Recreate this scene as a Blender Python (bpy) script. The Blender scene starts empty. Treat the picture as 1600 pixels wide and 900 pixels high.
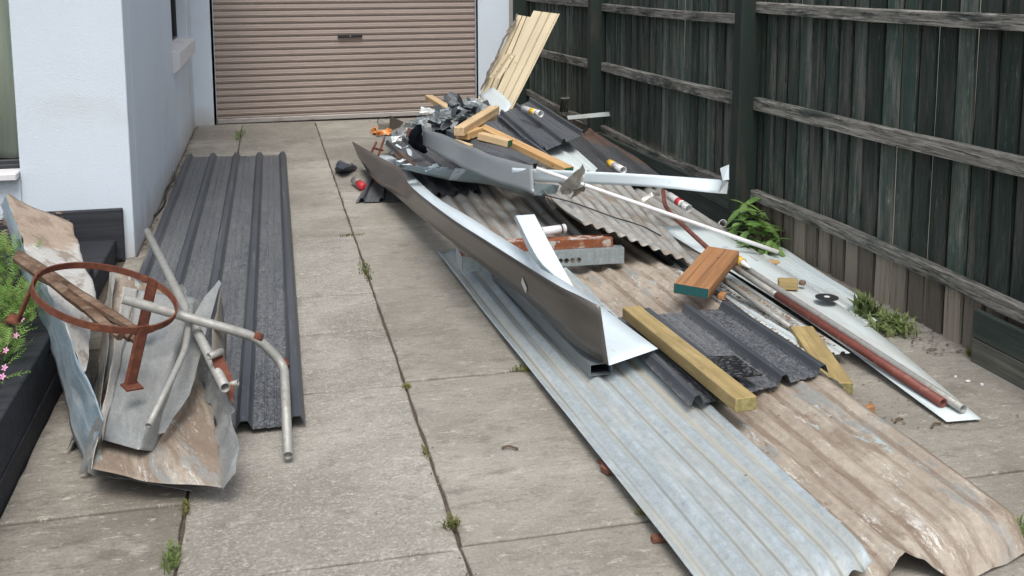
import bpy, math, random
from mathutils import Vector, Matrix, noise
R = math.radians
random.seed(7)
sc = bpy.context.scene
COL = sc.collection

# ------------------------------------------------------------------ camera
CAM_H = 1.55; F_PX = 1601.876; PP_Y = 179.291
PITCH, YAW, ROLL = R(7.7932), R(13.43853), R(-.14215)
fw = Vector((math.sin(YAW)*math.cos(PITCH), math.cos(YAW)*math.cos(PITCH), -math.sin(PITCH)))
rt0 = Vector((math.cos(YAW), -math.sin(YAW), 0)); up0 = rt0.cross(fw)
rt = math.cos(ROLL)*rt0 + math.sin(ROLL)*up0; up = -math.sin(ROLL)*rt0 + math.cos(ROLL)*up0
CP = Vector((0, 0, CAM_H))
cam = bpy.data.cameras.new('camera'); camo = bpy.data.objects.new('camera', cam); COL.objects.link(camo)
camo.matrix_world = Matrix(((rt.x, up.x, -fw.x, 0), (rt.y, up.y, -fw.y, 0), (rt.z, up.z, -fw.z, CAM_H), (0, 0, 0, 1)))
cam.sensor_width = 36; cam.lens = 36*F_PX/1600; cam.shift_y = (PP_Y-450)/1600
cam.clip_start = .05; cam.clip_end = 2000
sc.camera = camo
# ------------------------------------------------------------------ light
SUN_EL, SUN_AZ = R(60), R(186)          # azimuth clockwise from +Y: soft light from behind the camera, slightly left
w = bpy.data.worlds.new('World'); sc.world = w; w.use_nodes = True
nt = w.node_tree; nt.nodes.clear()
sky = nt.nodes.new('ShaderNodeTexSky'); sky.sky_type = 'NISHITA'; sky.sun_disc = False
sky.sun_elevation = SUN_EL; sky.sun_rotation = SUN_AZ; sky.air_density = 1.0; sky.dust_density = 4.0; sky.ozone_density = 1.0
hs = nt.nodes.new('ShaderNodeHueSaturation'); hs.inputs['Saturation'].default_value = .42
bg = nt.nodes.new('ShaderNodeBackground'); bg.inputs[1].default_value = .15
wo = nt.nodes.new('ShaderNodeOutputWorld')
nt.links.new(sky.outputs[0], hs.inputs['Color']); nt.links.new(hs.outputs[0], bg.inputs[0]); nt.links.new(bg.outputs[0], wo.inputs[0])
sl = bpy.data.lights.new('sun', 'SUN'); sl.energy = 1.5; sl.angle = R(26); sl.color = (1, .96, .9)
so = bpy.data.objects.new('sun', sl); COL.objects.link(so)
sd = Vector((math.sin(SUN_AZ)*math.cos(SUN_EL), math.cos(SUN_AZ)*math.cos(SUN_EL), math.sin(SUN_EL)))
so.rotation_euler = sd.to_track_quat('Z', 'Y').to_euler(); so.location = (0, 0, 8)
sc.view_settings.view_transform = 'Standard'; sc.view_settings.look = 'None'
sc.view_settings.exposure = 0.42; sc.view_settings.gamma = 1

# ------------------------------------------------------------------ helpers
def at(px, py, z=0.0):
    """point of the place seen at that spot of the photograph, at its measured height z"""
    d = rt*((px-800)/F_PX) + up*((PP_Y-py)/F_PX) + fw
    return CP + d*((z-CAM_H)/d.z)
def atY(px, py, Y):
    d = rt*((px-800)/F_PX) + up*((PP_Y-py)/F_PX) + fw
    return CP + d*(Y/d.y)
V = lambda *a: Vector(a)

def tag(o, label=None, cat=None, group=None, kind=None):
    if label: o['label'] = label
    if cat: o['category'] = cat
    if group: o['group'] = group
    if kind: o['kind'] = kind
    return o
def wloc(o):
    l = Vector((0, 0, 0))
    while o: l = l + o.location; o = o.parent
    return l
def thing(name, loc, label, cat, group=None):
    o = bpy.data.objects.new(name, None); o.empty_display_size = .1
    COL.objects.link(o); o.location = loc
    return tag(o, label, cat, group)
def mk(name, verts, faces, mat, parent=None, uv=None, smooth=False, sol=0, label=None, cat=None, group=None, kind=None, fm=None, off=0):
    verts = [Vector(v) for v in verts]
    n = len(verts); c = sum(verts, Vector((0, 0, 0)))/n; c.z = min(v.z for v in verts)
    me = bpy.data.meshes.new(name)
    me.from_pydata([tuple(v-c) for v in verts], [], faces)
    mats = mat if isinstance(mat, (list, tuple)) else [mat]
    for m in mats: me.materials.append(m)
    if fm:
        for p, k in zip(me.polygons, fm): p.material_index = k
    if uv:
        l = me.uv_layers.new(name='UVMap')
        for p in me.polygons:
            for li in p.loop_indices: l.data[li].uv = uv[me.loops[li].vertex_index]
    if smooth:
        for p in me.polygons: p.use_smooth = True
    me.update()
    o = bpy.data.objects.new(name, me); COL.objects.link(o)
    if parent: o.parent = parent; o.location = c-wloc(parent)
    else: o.location = c
    if sol:
        s = o.modifiers.new('thickness', 'SOLIDIFY'); s.thickness = sol; s.offset = off
    return tag(o, label, cat, group, kind)
def loft(name, rows, mat, **k):
    """rows of world points joined into a sheet; UV in metres (u across a row, v along)"""
    nr, nc = len(rows), len(rows[0]); vs = []; uv = []; fs = []
    vv = 0
    for i, r in enumerate(rows):
        if i: vv += (rows[i][nc//2]-rows[i-1][nc//2]).length
        uu = 0
        for j, p in enumerate(r):
            if j: uu += (r[j]-r[j-1]).length
            vs.append(p); uv.append((uu, vv))
    for i in range(nr-1):
        for j in range(nc-1):
            fs.append((i*nc+j, i*nc+j+1, (i+1)*nc+j+1, (i+1)*nc+j))
    k.setdefault('sol', .0015)
    return mk(name, vs, fs, mat, uv=uv, **k)
def along(pts, n):
    """n points evenly along a polyline"""
    L = [0]
    for a, b in zip(pts, pts[1:]): L.append(L[-1]+(b-a).length)
    out = []; k = 0
    for i in range(n):
        t = L[-1]*i/(n-1)
        while k < len(pts)-2 and L[k+1] < t: k += 1
        f = (t-L[k])/max(L[k+1]-L[k], 1e-9); out.append(pts[k].lerp(pts[k+1], min(f, 1)))
    return out
def smoothline(pts, n):
    """Catmull-Rom through the points"""
    p = [pts[0]*2-pts[1]]+list(pts)+[pts[-1]*2-pts[-2]]; out = []
    m = len(pts)-1
    for i in range(n):
        t = m*i/(n-1); k = min(int(t), m-1); f = t-k
        a, b, c, d = p[k], p[k+1], p[k+2], p[k+3]
        out.append(.5*((2*b)+(c-a)*f+(2*a-5*b+4*c-d)*f*f+(3*b-a-3*c+d)*f**3))
    return out
def nz(p, s=1., seed=0.):
    return noise.noise(Vector((p[0]*s+seed, p[1]*s+seed*1.7, p[2]*s-seed)))
def panel(name, nl, nr, fr, fl, prof, mat, nv=14, wob=.004, disp=None, seed=0, ribf=None, **k):
    """a profiled sheet between four corners; prof = [(u 0..1, height)]"""
    rows = []
    upv = ((nr-nl).cross(fl-nl)).normalized()
    if upv.z < 0: upv = -upv
    for i in range(nv+1):
        v = i/nv; a = nl.lerp(fl, v); b = nr.lerp(fr, v); r = []
        for u, h in prof:
            p = a.lerp(b, u)
            q = p + upv*(h*(ribf(u, v) if ribf else 1) + wob*nz(p, 2.2, seed))
            if disp: q = q + disp(u, v)
            r.append(q)
        rows.append(r)
    o = loft(name, rows, mat, **k)
    hs_ = [h for _, h in prof]; lo, hi = min(hs_), max(hs_)
    at_ = o.data.attributes.new('rib', 'FLOAT', 'POINT'); at_.data.foreach_set('value', [(h-lo)/(hi-lo) for h in hs_]*(nv+1))
    return o
def corr(n, amp=.008, seg=8):
    return [(i/(n*seg), amp*math.cos(2*math.pi*i/seg)) for i in range(n*seg+1)]
def trim(width, ribs, rw=.052, tw=.022, h=.028, mid=True):
    """trapezoidal ribs centred at the positions ribs (metres), pans between with two faint stiffeners"""
    pts = [(0., 0.)]
    for k, c in enumerate(ribs):
        for d, hh in ((-rw/2, 0), (-tw/2-.002, h*.96), (-tw/2+.003, h), (tw/2-.003, h), (tw/2+.002, h*.96), (rw/2, 0)):
            x = c+d
            if 0 < x < width: pts.append((x, hh))
        if mid and k < len(ribs)-1:
            g = ribs[k+1]-c
            for t in (.4, .6):
                x = c+g*t
                pts += [(x-.006, 0), (x-.002, .003), (x+.002, .003), (x+.006, 0)]
    pts.append((width, 0)); pts.sort()
    return [(x/width, h_) for x, h_ in pts]
def tube(name, pts, r, mat, seg=12, wall=.003, hollow=True, **k):
    rad = r if isinstance(r, (list, tuple)) else [r]*len(pts)
    vs = []; uv = []; fs = []; n = len(pts)
    t = (pts[1]-pts[0]).normalized(); a = t.orthogonal().normalized()
    rings = []
    vv = 0
    for i, p in enumerate(pts):
        if i: vv += (p-pts[i-1]).length
        t = ((pts[min(i+1, n-1)]-pts[max(i-1, 0)])).normalized()
        a = (a-t*a.dot(t)).normalized(); b = t.cross(a)
        rings.append((p, a.copy(), b, rad[i], vv))
    order = list(range(n))
    prof = [(i, 0.) for i in order]
    if hollow: prof += [(i, wall) for i in reversed(order)]
    for i, wl in prof:
        p, a_, b_, rr, v_ = rings[i]
        for s in range(seg):
            an = 2*math.pi*s/seg
            vs.append(p+(a_*math.cos(an)+b_*math.sin(an))*(rr-wl)); uv.append((s/seg*2*math.pi*rr, v_))
    m = len(prof)
    for i in range(m if hollow else m-1):
        for s in range(seg):
            i2 = (i+1) % m; s2 = (s+1) % seg
            fs.append((i*seg+s, i*seg+s2, i2*seg+s2, i2*seg+s))
    if not hollow:
        fs.append(tuple(range(seg-1, -1, -1))); fs.append(tuple((m-1)*seg+s for s in range(seg)))
    return mk(name, vs, fs, mat, uv=uv, smooth=k.pop('smooth', True), **k)
def chbox(sx, sy, sz, b=.003):
    """chamfered box centred on the origin: verts, faces, index of the face groups"""
    hx, hy, hz = sx/2, sy/2, sz/2; vs = []; ix = {}
    for x in (-1, 1):
        for y in (-1, 1):
            for z in (-1, 1):
                for k, (a, c, d) in enumerate(((0, b, b), (b, 0, b), (b, b, 0))):
                    ix[(x, y, z, k)] = len(vs); vs.append(Vector((x*(hx-a), y*(hy-c), z*(hz-d))))
    q = []; S = ((-1, -1), (1, -1), (1, 1), (-1, 1))
    for s in (-1, 1):
        q.append(tuple(ix[(s, a, c, 0)] for a, c in (S if s > 0 else S[::-1])))
    for s in (-1, 1):
        q.append(tuple(ix[(a, s, c, 1)] for a, c in (S[::-1] if s > 0 else S)))
    for s in (-1, 1):
        q.append(tuple(ix[(a, c, s, 2)] for a, c in (S if s > 0 else S[::-1])))
    for a in (-1, 1):
        for c in (-1, 1):
            q.append((ix[(a, c, -1, 0)], ix[(a, c, 1, 0)], ix[(a, c, 1, 1)], ix[(a, c, -1, 1)]))
            q.append((ix[(a, -1, c, 0)], ix[(a, 1, c, 0)], ix[(a, 1, c, 2)], ix[(a, -1, c, 2)]))
            q.append((ix[(-1, a, c, 1)], ix[(1, a, c, 1)], ix[(1, a, c, 2)], ix[(-1, a, c, 2)]))
    for x in (-1, 1):
        for y in (-1, 1):
            for z in (-1, 1): q.append((ix[(x, y, z, 0)], ix[(x, y, z, 1)], ix[(x, y, z, 2)]))
    return vs, q
def fixn(me):
    import bmesh
    bm = bmesh.new(); bm.from_mesh(me); bmesh.ops.recalc_face_normals(bm, faces=bm.faces); bm.to_mesh(me); bm.free()
def cbx(name, lo, hi, mat, b=.003, **k):
    """axis-aligned chamfered box from corner lo to corner hi"""
    lo = Vector(lo); hi = Vector(hi); c = (lo+hi)/2; s = hi-lo
    vs, q = chbox(s.x, s.y, s.z, min(b, min(s)/3))
    o = mk(name, [v+c for v in vs], q, mat, **k); fixn(o.data); return o
def beam(name, A, B, w_, h_, mat, roll=0, b=.003, end=None, **k):
    """a squared timber or bar from A to B (centre line), w_ wide, h_ high; its own axis is local X"""
    d = B-A; L = d.length; x = d.normalized(); y = Vector((0, 0, 1)).cross(x)
    y = y.normalized() if y.length > .01 else Vector((0, 1, 0)); z = x.cross(y)
    y, z = y*math.cos(roll)+z*math.sin(roll), z*math.cos(roll)-y*math.sin(roll)
    vs, q = chbox(L, w_, h_, b)
    me = bpy.data.meshes.new(name); me.from_pydata([tuple(v) for v in vs], [], q)
    for m in (mat if isinstance(mat, (list, tuple)) else [mat]): me.materials.append(m)
    if end is not None: me.polygons[1 if end > 0 else 0].material_index = 1
    fixn(me)
    o = bpy.data.objects.new(name, me); COL.objects.link(o)
    c = (A+B)/2; par = k.pop('parent', None)
    if par: o.parent = par; c = c-wloc(par)
    o.location = c
    o.rotation_euler = Matrix(((x.x, y.x, z.x), (x.y, y.y, z.y), (x.z, y.z, z.z))).to_euler()
    return tag(o, **k)

# ------------------------------------------------------------------ materials
def rgb(c): return (c[0], c[1], c[2], 1)
class Mat:
    def __init__(s, name, base, rough=.7, metal=0., spec=.5):
        s.m = bpy.data.materials.new(name); s.m.use_nodes = True; s.t = s.m.node_tree; s.t.nodes.clear()
        s.o = s.N('ShaderNodeOutputMaterial'); s.b = s.N('ShaderNodeBsdfPrincipled'); s.L(s.b.outputs[0], s.o.inputs[0])
        s.b.inputs['Metallic'].default_value = metal; s.b.inputs['Specular IOR Level'].default_value = spec
        s.tc = s.N('ShaderNodeTexCoord'); s.geo = s.N('ShaderNodeNewGeometry'); s.oi = s.N('ShaderNodeObjectInfo')
        sc_ = s.N('ShaderNodeVectorMath', operation='SCALE'); sc_.inputs[0].default_value = (31, 17, 23); s.L(s.oi.outputs['Random'], sc_.inputs['Scale'])
        s.co = {}
        for k, src in (('uv', s.tc.outputs['UV']), ('obj', s.tc.outputs['Object']), ('pos', s.geo.outputs['Position'])):
            if k == 'pos': s.co[k] = src
            else:
                a = s.N('ShaderNodeVectorMath', operation='ADD'); s.L(src, a.inputs[0]); s.L(sc_.outputs[0], a.inputs[1]); s.co[k] = a.outputs[0]
        s.co['uvr'] = s.tc.outputs['UV']
        v = s.N('ShaderNodeRGB'); v.outputs[0].default_value = rgb(base); s.c = v.outputs[0]
        r = s.N('ShaderNodeValue'); r.outputs[0].default_value = rough; s.r = r.outputs[0]
        s.mt = None; s.h = None; s.metal = metal
    def N(s, t, **k):
        n = s.t.nodes.new(t)
        for a, b in k.items(): setattr(n, a, b)
        return n
    def L(s, a, b): s.t.links.new(a, b)
    def tex(s, scale, co='uv', kind='noise', det=4, rg=.55, dist=0.):
        sv = scale if isinstance(scale, (list, tuple)) else (scale,)*3
        m = s.N('ShaderNodeVectorMath', operation='MULTIPLY'); s.L(s.co[co], m.inputs[0]); m.inputs[1].default_value = sv
        if kind == 'noise':
            n = s.N('ShaderNodeTexNoise'); n.inputs['Scale'].default_value = 1; n.inputs['Detail'].default_value = det; n.inputs['Roughness'].default_value = rg; n.inputs['Distortion'].default_value = dist
            s.L(m.outputs[0], n.inputs['Vector']); return n.outputs['Fac']
        if kind == 'voro':
            n = s.N('ShaderNodeTexVoronoi'); n.inputs['Scale'].default_value = 1; s.L(m.outputs[0], n.inputs['Vector']); return n.outputs['Distance']
        if kind == 'cell':
            n = s.N('ShaderNodeTexVoronoi'); n.inputs['Scale'].default_value = 1; s.L(m.outputs[0], n.inputs['Vector'])
            g = s.N('ShaderNodeSeparateColor'); s.L(n.outputs['Color'], g.inputs[0]); return g.outputs[0]
        if kind == 'wave':
            n = s.N('ShaderNodeTexWave', bands_direction='Y', wave_profile='SIN'); n.inputs['Scale'].default_value = 1; n.inputs['Distortion'].default_value = dist; n.inputs['Detail'].default_value = det; n.inputs['Detail Scale'].default_value = 1.0
            s.L(m.outputs[0], n.inputs['Vector']); return n.outputs['Fac']
    def rib(s, lo, hi, a=0., b=1.):
        n = s.N('ShaderNodeAttribute', attribute_name='rib'); return s.rng(n.outputs['Fac'], lo, hi, a, b)
    def rng(s, src, lo, hi, a=0., b=1.):
        n = s.N('ShaderNodeMapRange'); s.L(src, n.inputs[0])
        for i, v in enumerate((lo, hi, a, b)): n.inputs[i+1].default_value = v
        return n.outputs[0]
    def mul(s, a, b):
        n = s.N('ShaderNodeMath', operation='MULTIPLY')
        for i, x in enumerate((a, b)):
            if isinstance(x, (int, float)): n.inputs[i].default_value = x
            else: s.L(x, n.inputs[i])
        return n.outputs[0]
    def lay(s, col, scale, lo, hi, amt=1., co='uv', rough=None, metal=None, rib=None, **k):
        """mix a colour in where the noise lies between lo and hi"""
        f = s.mul(s.rng(s.tex(scale, co, **k), lo, hi), amt)
        if rib: f = s.mul(f, s.rib(*rib))
        return s.over(col, f, rough, metal)
    def over(s, col, f, rough=None, metal=None):
        n = s.N('ShaderNodeMix', data_type='RGBA'); s.L(f, n.inputs[0]); s.L(s.c, n.inputs[6]); n.inputs[7].default_value = rgb(col); s.c = n.outputs[2]
        if rough is not None:
            r = s.N('ShaderNodeMix'); s.L(f, r.inputs[0]); s.L(s.r, r.inputs[2]); r.inputs[3].default_value = rough; s.r = r.outputs[0]
        if metal is not None:
            r = s.N('ShaderNodeMix'); s.L(f, r.inputs[0])
            if s.mt is None: r.inputs[2].default_value = s.metal
            else: s.L(s.mt, r.inputs[2])
            r.inputs[3].default_value = metal; s.mt = r.outputs[0]
        return s
    def val(s, scale, amp, co='uv', **k):
        """brighten and darken by a noise"""
        f = s.rng(s.tex(scale, co, **k), .25, .75, 1-amp, 1+amp); return s.tone(f)
    def tone(s, f):
        h = s.N('ShaderNodeVectorMath', operation='SCALE'); s.L(s.c, h.inputs[0]); s.L(f, h.inputs['Scale']); s.c = h.outputs[0]; return s
    def rand(s, amp):
        return s.tone(s.rng(s.oi.outputs['Random'], 0, 1, 1-amp, 1+amp))
    def bump(s, scale, dist, co='uv', **k):
        f = s.tex(scale, co, **k); f = s.mul(f, dist)
        if s.h is None: s.h = f
        else:
            n = s.N('ShaderNodeMath', operation='ADD'); s.L(s.h, n.inputs[0]); s.L(f, n.inputs[1]); s.h = n.outputs[0]
        return s
    def done(s):
        s.L(s.c, s.b.inputs['Base Color']); s.L(s.r, s.b.inputs['Roughness'])
        if s.mt is not None: s.L(s.mt, s.b.inputs['Metallic'])
        if s.h is not None:
            b = s.N('ShaderNodeBump'); b.inputs['Strength'].default_value = 1; b.inputs['Distance'].default_value = 1
            s.L(s.h, b.inputs['Height']); s.L(b.outputs[0], s.b.inputs['Normal'])
        return s.m
def splash(m, top=.22, col=(.36, .32, .26), amt=.6):
    sx = m.N('ShaderNodeSeparateXYZ'); m.L(m.geo.outputs['Position'], sx.inputs[0]); n = m.tex((7, 7, 3), 'pos', det=7)
    a = m.N('ShaderNodeMath', operation='MULTIPLY_ADD'); m.L(n, a.inputs[0]); a.inputs[1].default_value = -.35; m.L(sx.outputs[2], a.inputs[2])
    return m.over(col, m.mul(m.rng(a.outputs[0], top-.17, -.19), amt))
def concrete(name, base, light, dark, agg=.0):
    m = Mat(name, base, .88, spec=.22)
    m.lay(light, (1.1, 1.9, 1), .44, .66, .8, co='pos', det=8, rg=.72)
    m.lay(dark, (.8, .65, 1), .46, .62, .75, co='pos', det=8, rg=.7)
    m.lay(tuple(c*.62 for c in dark), (2.3, 1.6, 1), .58, .70, .5, co='pos', det=8, rg=.75)
    m.lay(tuple(c*.8 for c in dark), (5, 11, 1), .53, .63, .55, co='pos', det=8, rg=.78)
    m.lay(tuple(c*1.1 for c in light), (6, 11, 1), .57, .63, .6, co='pos', det=9, rg=.82)
    m.lay(dark, (16, 46, 1), .53, .64, .6, co='pos', det=6, rg=.75)
    m.lay(tuple(c*1.15 for c in light), (17, 32, 1), .575, .63, .8, co='pos', det=6, rg=.8)
    m.lay(light, (60, 90, 1), .58, .68, .55, co='pos', det=4, rg=.8)
    m.val((95, 95, 1), .30, co='pos', det=5, rg=.85)
    if agg:
        m.lay((.07, .066, .06), 170, .33, .12, agg, co='pos', kind='voro')
        m.lay((.06, .055, .05), (75, 75, 1), .56, .64, agg*1.1, co='pos', det=5, rg=.8)
        m.lay((.52, .5, .46), 130, .72, .95, agg*.8, co='pos', kind='cell')
    m.rand(.10)
    m.bump((30, 80, 1), .0022, co='pos', det=7, rg=.75).bump(170, .0012 if not agg else .003, co='pos', det=3, rg=.7)
    return m.done()
M = {}
M['conc'] = concrete('driveway_concrete', (.26, .243, .21), (.37, .352, .312), (.178, .163, .138))
M['conc_rough'] = concrete('exposed_aggregate_concrete', (.285, .268, .236), (.395, .38, .34), (.185, .17, .146), .38)
M['conc_dark'] = concrete('stained_concrete', (.20, .183, .155), (.38, .355, .31), (.128, .114, .096))
M['soil'] = Mat('soil', (.05, .04, .03), .95).val(40, .4, co='pos', det=6).lay((.1, .08, .05), 60, .55, .7, .7, co='pos').bump(60, .006, co='pos', det=6).done()
M['land'] = Mat('land', (.12, .115, .09), .95).val(.8, .3, co='pos', det=6).done()
M['render'] = splash(Mat('painted_render', (.575, .645, .715), .8, spec=.3).val((1.2, 1.2, .8), .05, co='pos', det=5).lay((.42, .41, .38), (2, 2, 3), .58, .75, .25, co='pos', det=6)).bump((80, 80, 130), .0022, co='pos', det=5, rg=.75).bump(260, .0014, co='pos', det=2).done()
M['sill'] = Mat('painted_sill', (.62, .62, .63), .7, spec=.3).val(8, .06, co='pos').lay((.3, .28, .26), (5, 5, 9), .6, .75, .35, co='pos').bump(120, .0006, co='pos').done()
M['curtain'] = Mat('roller_door_paint', (.28, .228, .198), .42, spec=.4).val((1.5, 1.5, 1.5), .06, co='pos').lay((.34, .29, .255), (6, 6, 60), .5, .75, .4, co='pos', det=5).lay((.2, .15, .12), (1.2, 1, 9), .6, .78, .4, co='pos').done()
M['rail_metal'] = Mat('door_rail_metal', (.38, .36, .34), .5, .3).lay((.2, .16, .13), (8, 8, 30), .5, .7, .6, co='pos').done()
M['black'] = Mat('black_plastic', (.012, .012, .014), .45).done()
M['frame'] = Mat('window_frame_paint', (.02, .024, .03), .4).done()
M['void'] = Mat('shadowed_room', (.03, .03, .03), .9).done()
M['curtain_cloth'] = Mat('window_blind', (.86, .88, .76), .8).val((30, 30, 1.5), .15, co='pos').done()
def glass(name, tint, op):
    m = bpy.data.materials.new(name); m.use_nodes = True; t = m.node_tree; t.nodes.clear()
    o = t.nodes.new('ShaderNodeOutputMaterial'); a = t.nodes.new('ShaderNodeBsdfTransparent'); a.inputs[0].default_value = rgb(tint)
    g = t.nodes.new('ShaderNodeBsdfGlossy'); g.inputs['Roughness'].default_value = .03; f = t.nodes.new('ShaderNodeFresnel'); f.inputs[0].default_value = 1.5
    ad = t.nodes.new('ShaderNodeMath'); ad.operation = 'ADD'; ad.inputs[1].default_value = op; t.links.new(f.outputs[0], ad.inputs[0])
    x = t.nodes.new('ShaderNodeMixShader'); t.links.new(ad.outputs[0], x.inputs[0]); t.links.new(a.outputs[0], x.inputs[1]); t.links.new(g.outputs[0], x.inputs[2]); t.links.new(x.outputs[0], o.inputs[0])
    return m
M['glass'] = glass('window_glass', (.85, .9, .88), .03)
# fence
def paling_mat():
    m = Mat('weathered_green_paling', (.029, .055, .047), .8, spec=.25)
    m.lay((.16, .16, .145), (11, 11, 1.1), .465, .59, .85, co='obj', det=9, rg=.8)
    m.lay((.040, .058, .050), (6, 6, .8), .5, .62, .75, co='obj', det=5)
    m.lay((.36, .35, .33), (60, 60, 6), .585, .67, .8, co='obj', det=8, rg=.85)
    m.lay((.012, .017, .015), (80, 80, 4), .54, .62, .85, co='obj', det=7, rg=.8)
    sx = m.N('ShaderNodeSeparateXYZ'); m.L(m.geo.outputs['Position'], sx.inputs[0])
    n = m.tex((9, 9, 3), 'pos', det=5)
    a = m.N('ShaderNodeMath', operation='MULTIPLY_ADD'); m.L(n, a.inputs[0]); a.inputs[1].default_value = .16; m.L(sx.outputs[2], a.inputs[2])
    low = m.rng(a.outputs[0], .36, .29)
    m.over((.26, .225, .185), m.mul(low, .85))
    m.lay((.08, .065, .05), (60, 60, 2.5), .5, .66, .7, co='obj', det=6, rg=.75)
    m.rand(.5); m.bump((80, 80, 3), .004, co='obj', det=6, rg=.75)
    return m.done()
M['paling'] = paling_mat()
def wood(name, base, light, dark, knots=True, gscale=1., sp=.25, paint=None):
    m = Mat(name, base, .75, spec=sp)
    m.lay(light, (1.5*gscale, 26*gscale, 26*gscale), .42, .7, .7, co='obj', det=5, rg=.6, dist=.3)
    m.lay(dark, (1.1*gscale, 60*gscale, 60*gscale), .5, .68, .65, co='obj', det=5, rg=.65, dist=.2)
    if knots: m.lay(dark, (9, 16, 16), .17, .06, .8, co='obj', kind='voro')
    if paint:
        m.lay(paint, (4, 18, 18), .38, .6, .75, co='obj', det=7, rg=.75)
    m.val((5, 5, 5), .12, co='obj', det=4); m.rand(.08)
    m.bump((4, 110, 110), .0012, co='obj', det=5)
    return m.done()
M['rail'] = Mat('grey_weathered_rail', (.15, .145, .13), .85, spec=.2).lay((.36, .35, .32), (3, 60, 60), .45, .62, .8, co='obj', det=7, rg=.75).lay((.03, .042, .037), (2.2, 14, 14), .5, .60, .85, co='obj', det=8, rg=.75)\
    .lay((.012, .014, .013), (5, 110, 110), .52, .62, .9, co='obj', det=6, rg=.75).lay((.42, .41, .38), (8, 150, 150), .63, .70, .6, co='obj', det=4).rand(.15).bump((5, 110, 110), .005, co='obj', det=6, rg=.7).done()
M['post'] = Mat('dark_green_post', (.016, .027, .023), .75, spec=.3).lay((.06, .05, .042), (14, 14, 2), .5, .7, .6, co='obj', det=6).bump((50, 50, 3), .0015, co='obj').done()
M['plinth'] = wood('green_painted_plinth', (.032, .045, .040), (.09, .10, .088), (.012, .016, .015), False)
M['plinth2'] = wood('bare_plinth_board', (.075, .078, .066), (.2, .2, .17), (.03, .035, .03), False)
M['pine'] = wood('fresh_pine', (.55, .40, .23), (.66, .51, .32), (.38, .22, .09))
M['pine_o'] = wood('orange_pine', (.52, .33, .15), (.62, .43, .23), (.30, .13, .04))
M['treated'] = wood('treated_pine', (.36, .27, .115), (.50, .39, .20), (.17, .125, .05), sp=.3, paint=(.25, .19, .09))
M['treated_end'] = Mat('sawn_end', (.2, .18, .07), .8).lay((.35, .3, .13), 60, .4, .65, .8, co='obj').bump(120, .001, co='obj').done()
M['hardwood'] = wood('hardwood_offcut', (.33, .165, .075), (.42, .235, .115), (.13, .055, .025), True, .7)
M['teal'] = Mat('teal_end_paint', (.012, .085, .085), .6).val(60, .2, co='obj').done()
M['greenend'] = Mat('green_end_paint', (.03, .12, .05), .7).val(60, .3, co='obj').done()
M['oldwood'] = wood('old_split_timber', (.11, .068, .045), (.27, .2, .15), (.05, .028, .016), False)
M['greywood'] = wood('grey_old_board', (.17, .15, .125), (.3, .28, .24), (.05, .045, .04), False)
M['sleeper'] = wood('charcoal_stained_sleeper', (.028, .03, .036), (.05, .053, .062), (.012, .013, .016), False)
# metals
def galv(name, base=(.42, .47, .5), dirt=(.3, .24, .18), damt=.4, rough=.42, metal=.55, rust=0., streak=True, valley=0.):
    m = Mat(name, base, rough, metal)
    m.lay(tuple(c*1.25 for c in base), 160, .35, .8, .4, kind='cell')
    m.lay(tuple(c*.68 for c in base), (70, 60, 1), .45, .68, .55, det=6, rg=.75)
    m.lay(tuple(min(.9, c*1.4) for c in base), (14, 3.5, 1), .5, .66, .6, det=7, rg=.7)
    m.val((24, 18, 1), .22, det=8, rg=.8)
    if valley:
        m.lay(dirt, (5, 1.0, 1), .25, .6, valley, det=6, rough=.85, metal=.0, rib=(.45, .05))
        m.lay(tuple(c*.42 for c in base), (20, .8, 1), .35, .5, .7, det=6, rough=.8, metal=.1, rib=(.14, .03))  # rib shading put into the colour as narrow dark valley lines
    if streak: m.lay(dirt, (26, 1.1, 1), .5, .66, damt, det=5, rough=.8, metal=.05)
    m.lay(dirt, (3.5, 2.2, 1), .52, .68, damt, det=8, rg=.7, rough=.85, metal=.0)
    m.lay(tuple(min(.9, c*1.6) for c in base), (90, 14, 1), .64, .70, .5, det=5, rg=.8, rough=.8)
    m.lay((.05, .045, .04), (120, 30, 1), .68, .72, .8, det=4, rg=.8, rough=.9, metal=0)
    if rust: m.lay((.24, .085, .035), (5, 5, 1), .56, .64, rust, det=8, rg=.75, rough=.9, metal=.0)
    m.bump((3, 3, 1), .005, det=3).bump((220, 220, 1), .0003, det=2)
    return m.done()
M['galv'] = galv('galvanised_iron', (.335, .385, .408), (.40, .38, .31), .35, .6, .12, valley=.9)
M['galv_flat'] = galv('dull_zinc_sheet', (.26, .275, .275), (.34, .31, .27), .3, .5, .25)
M['galv_old'] = galv('old_grey_corrugated_iron', (.33, .335, .32), (.20, .165, .125), .85, .7, .15, .22, valley=.9)
M['galv_blue'] = galv('blue_stained_zinc', (.25, .33, .39), (.44, .48, .5), .85, .55, .2, .35)
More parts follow.
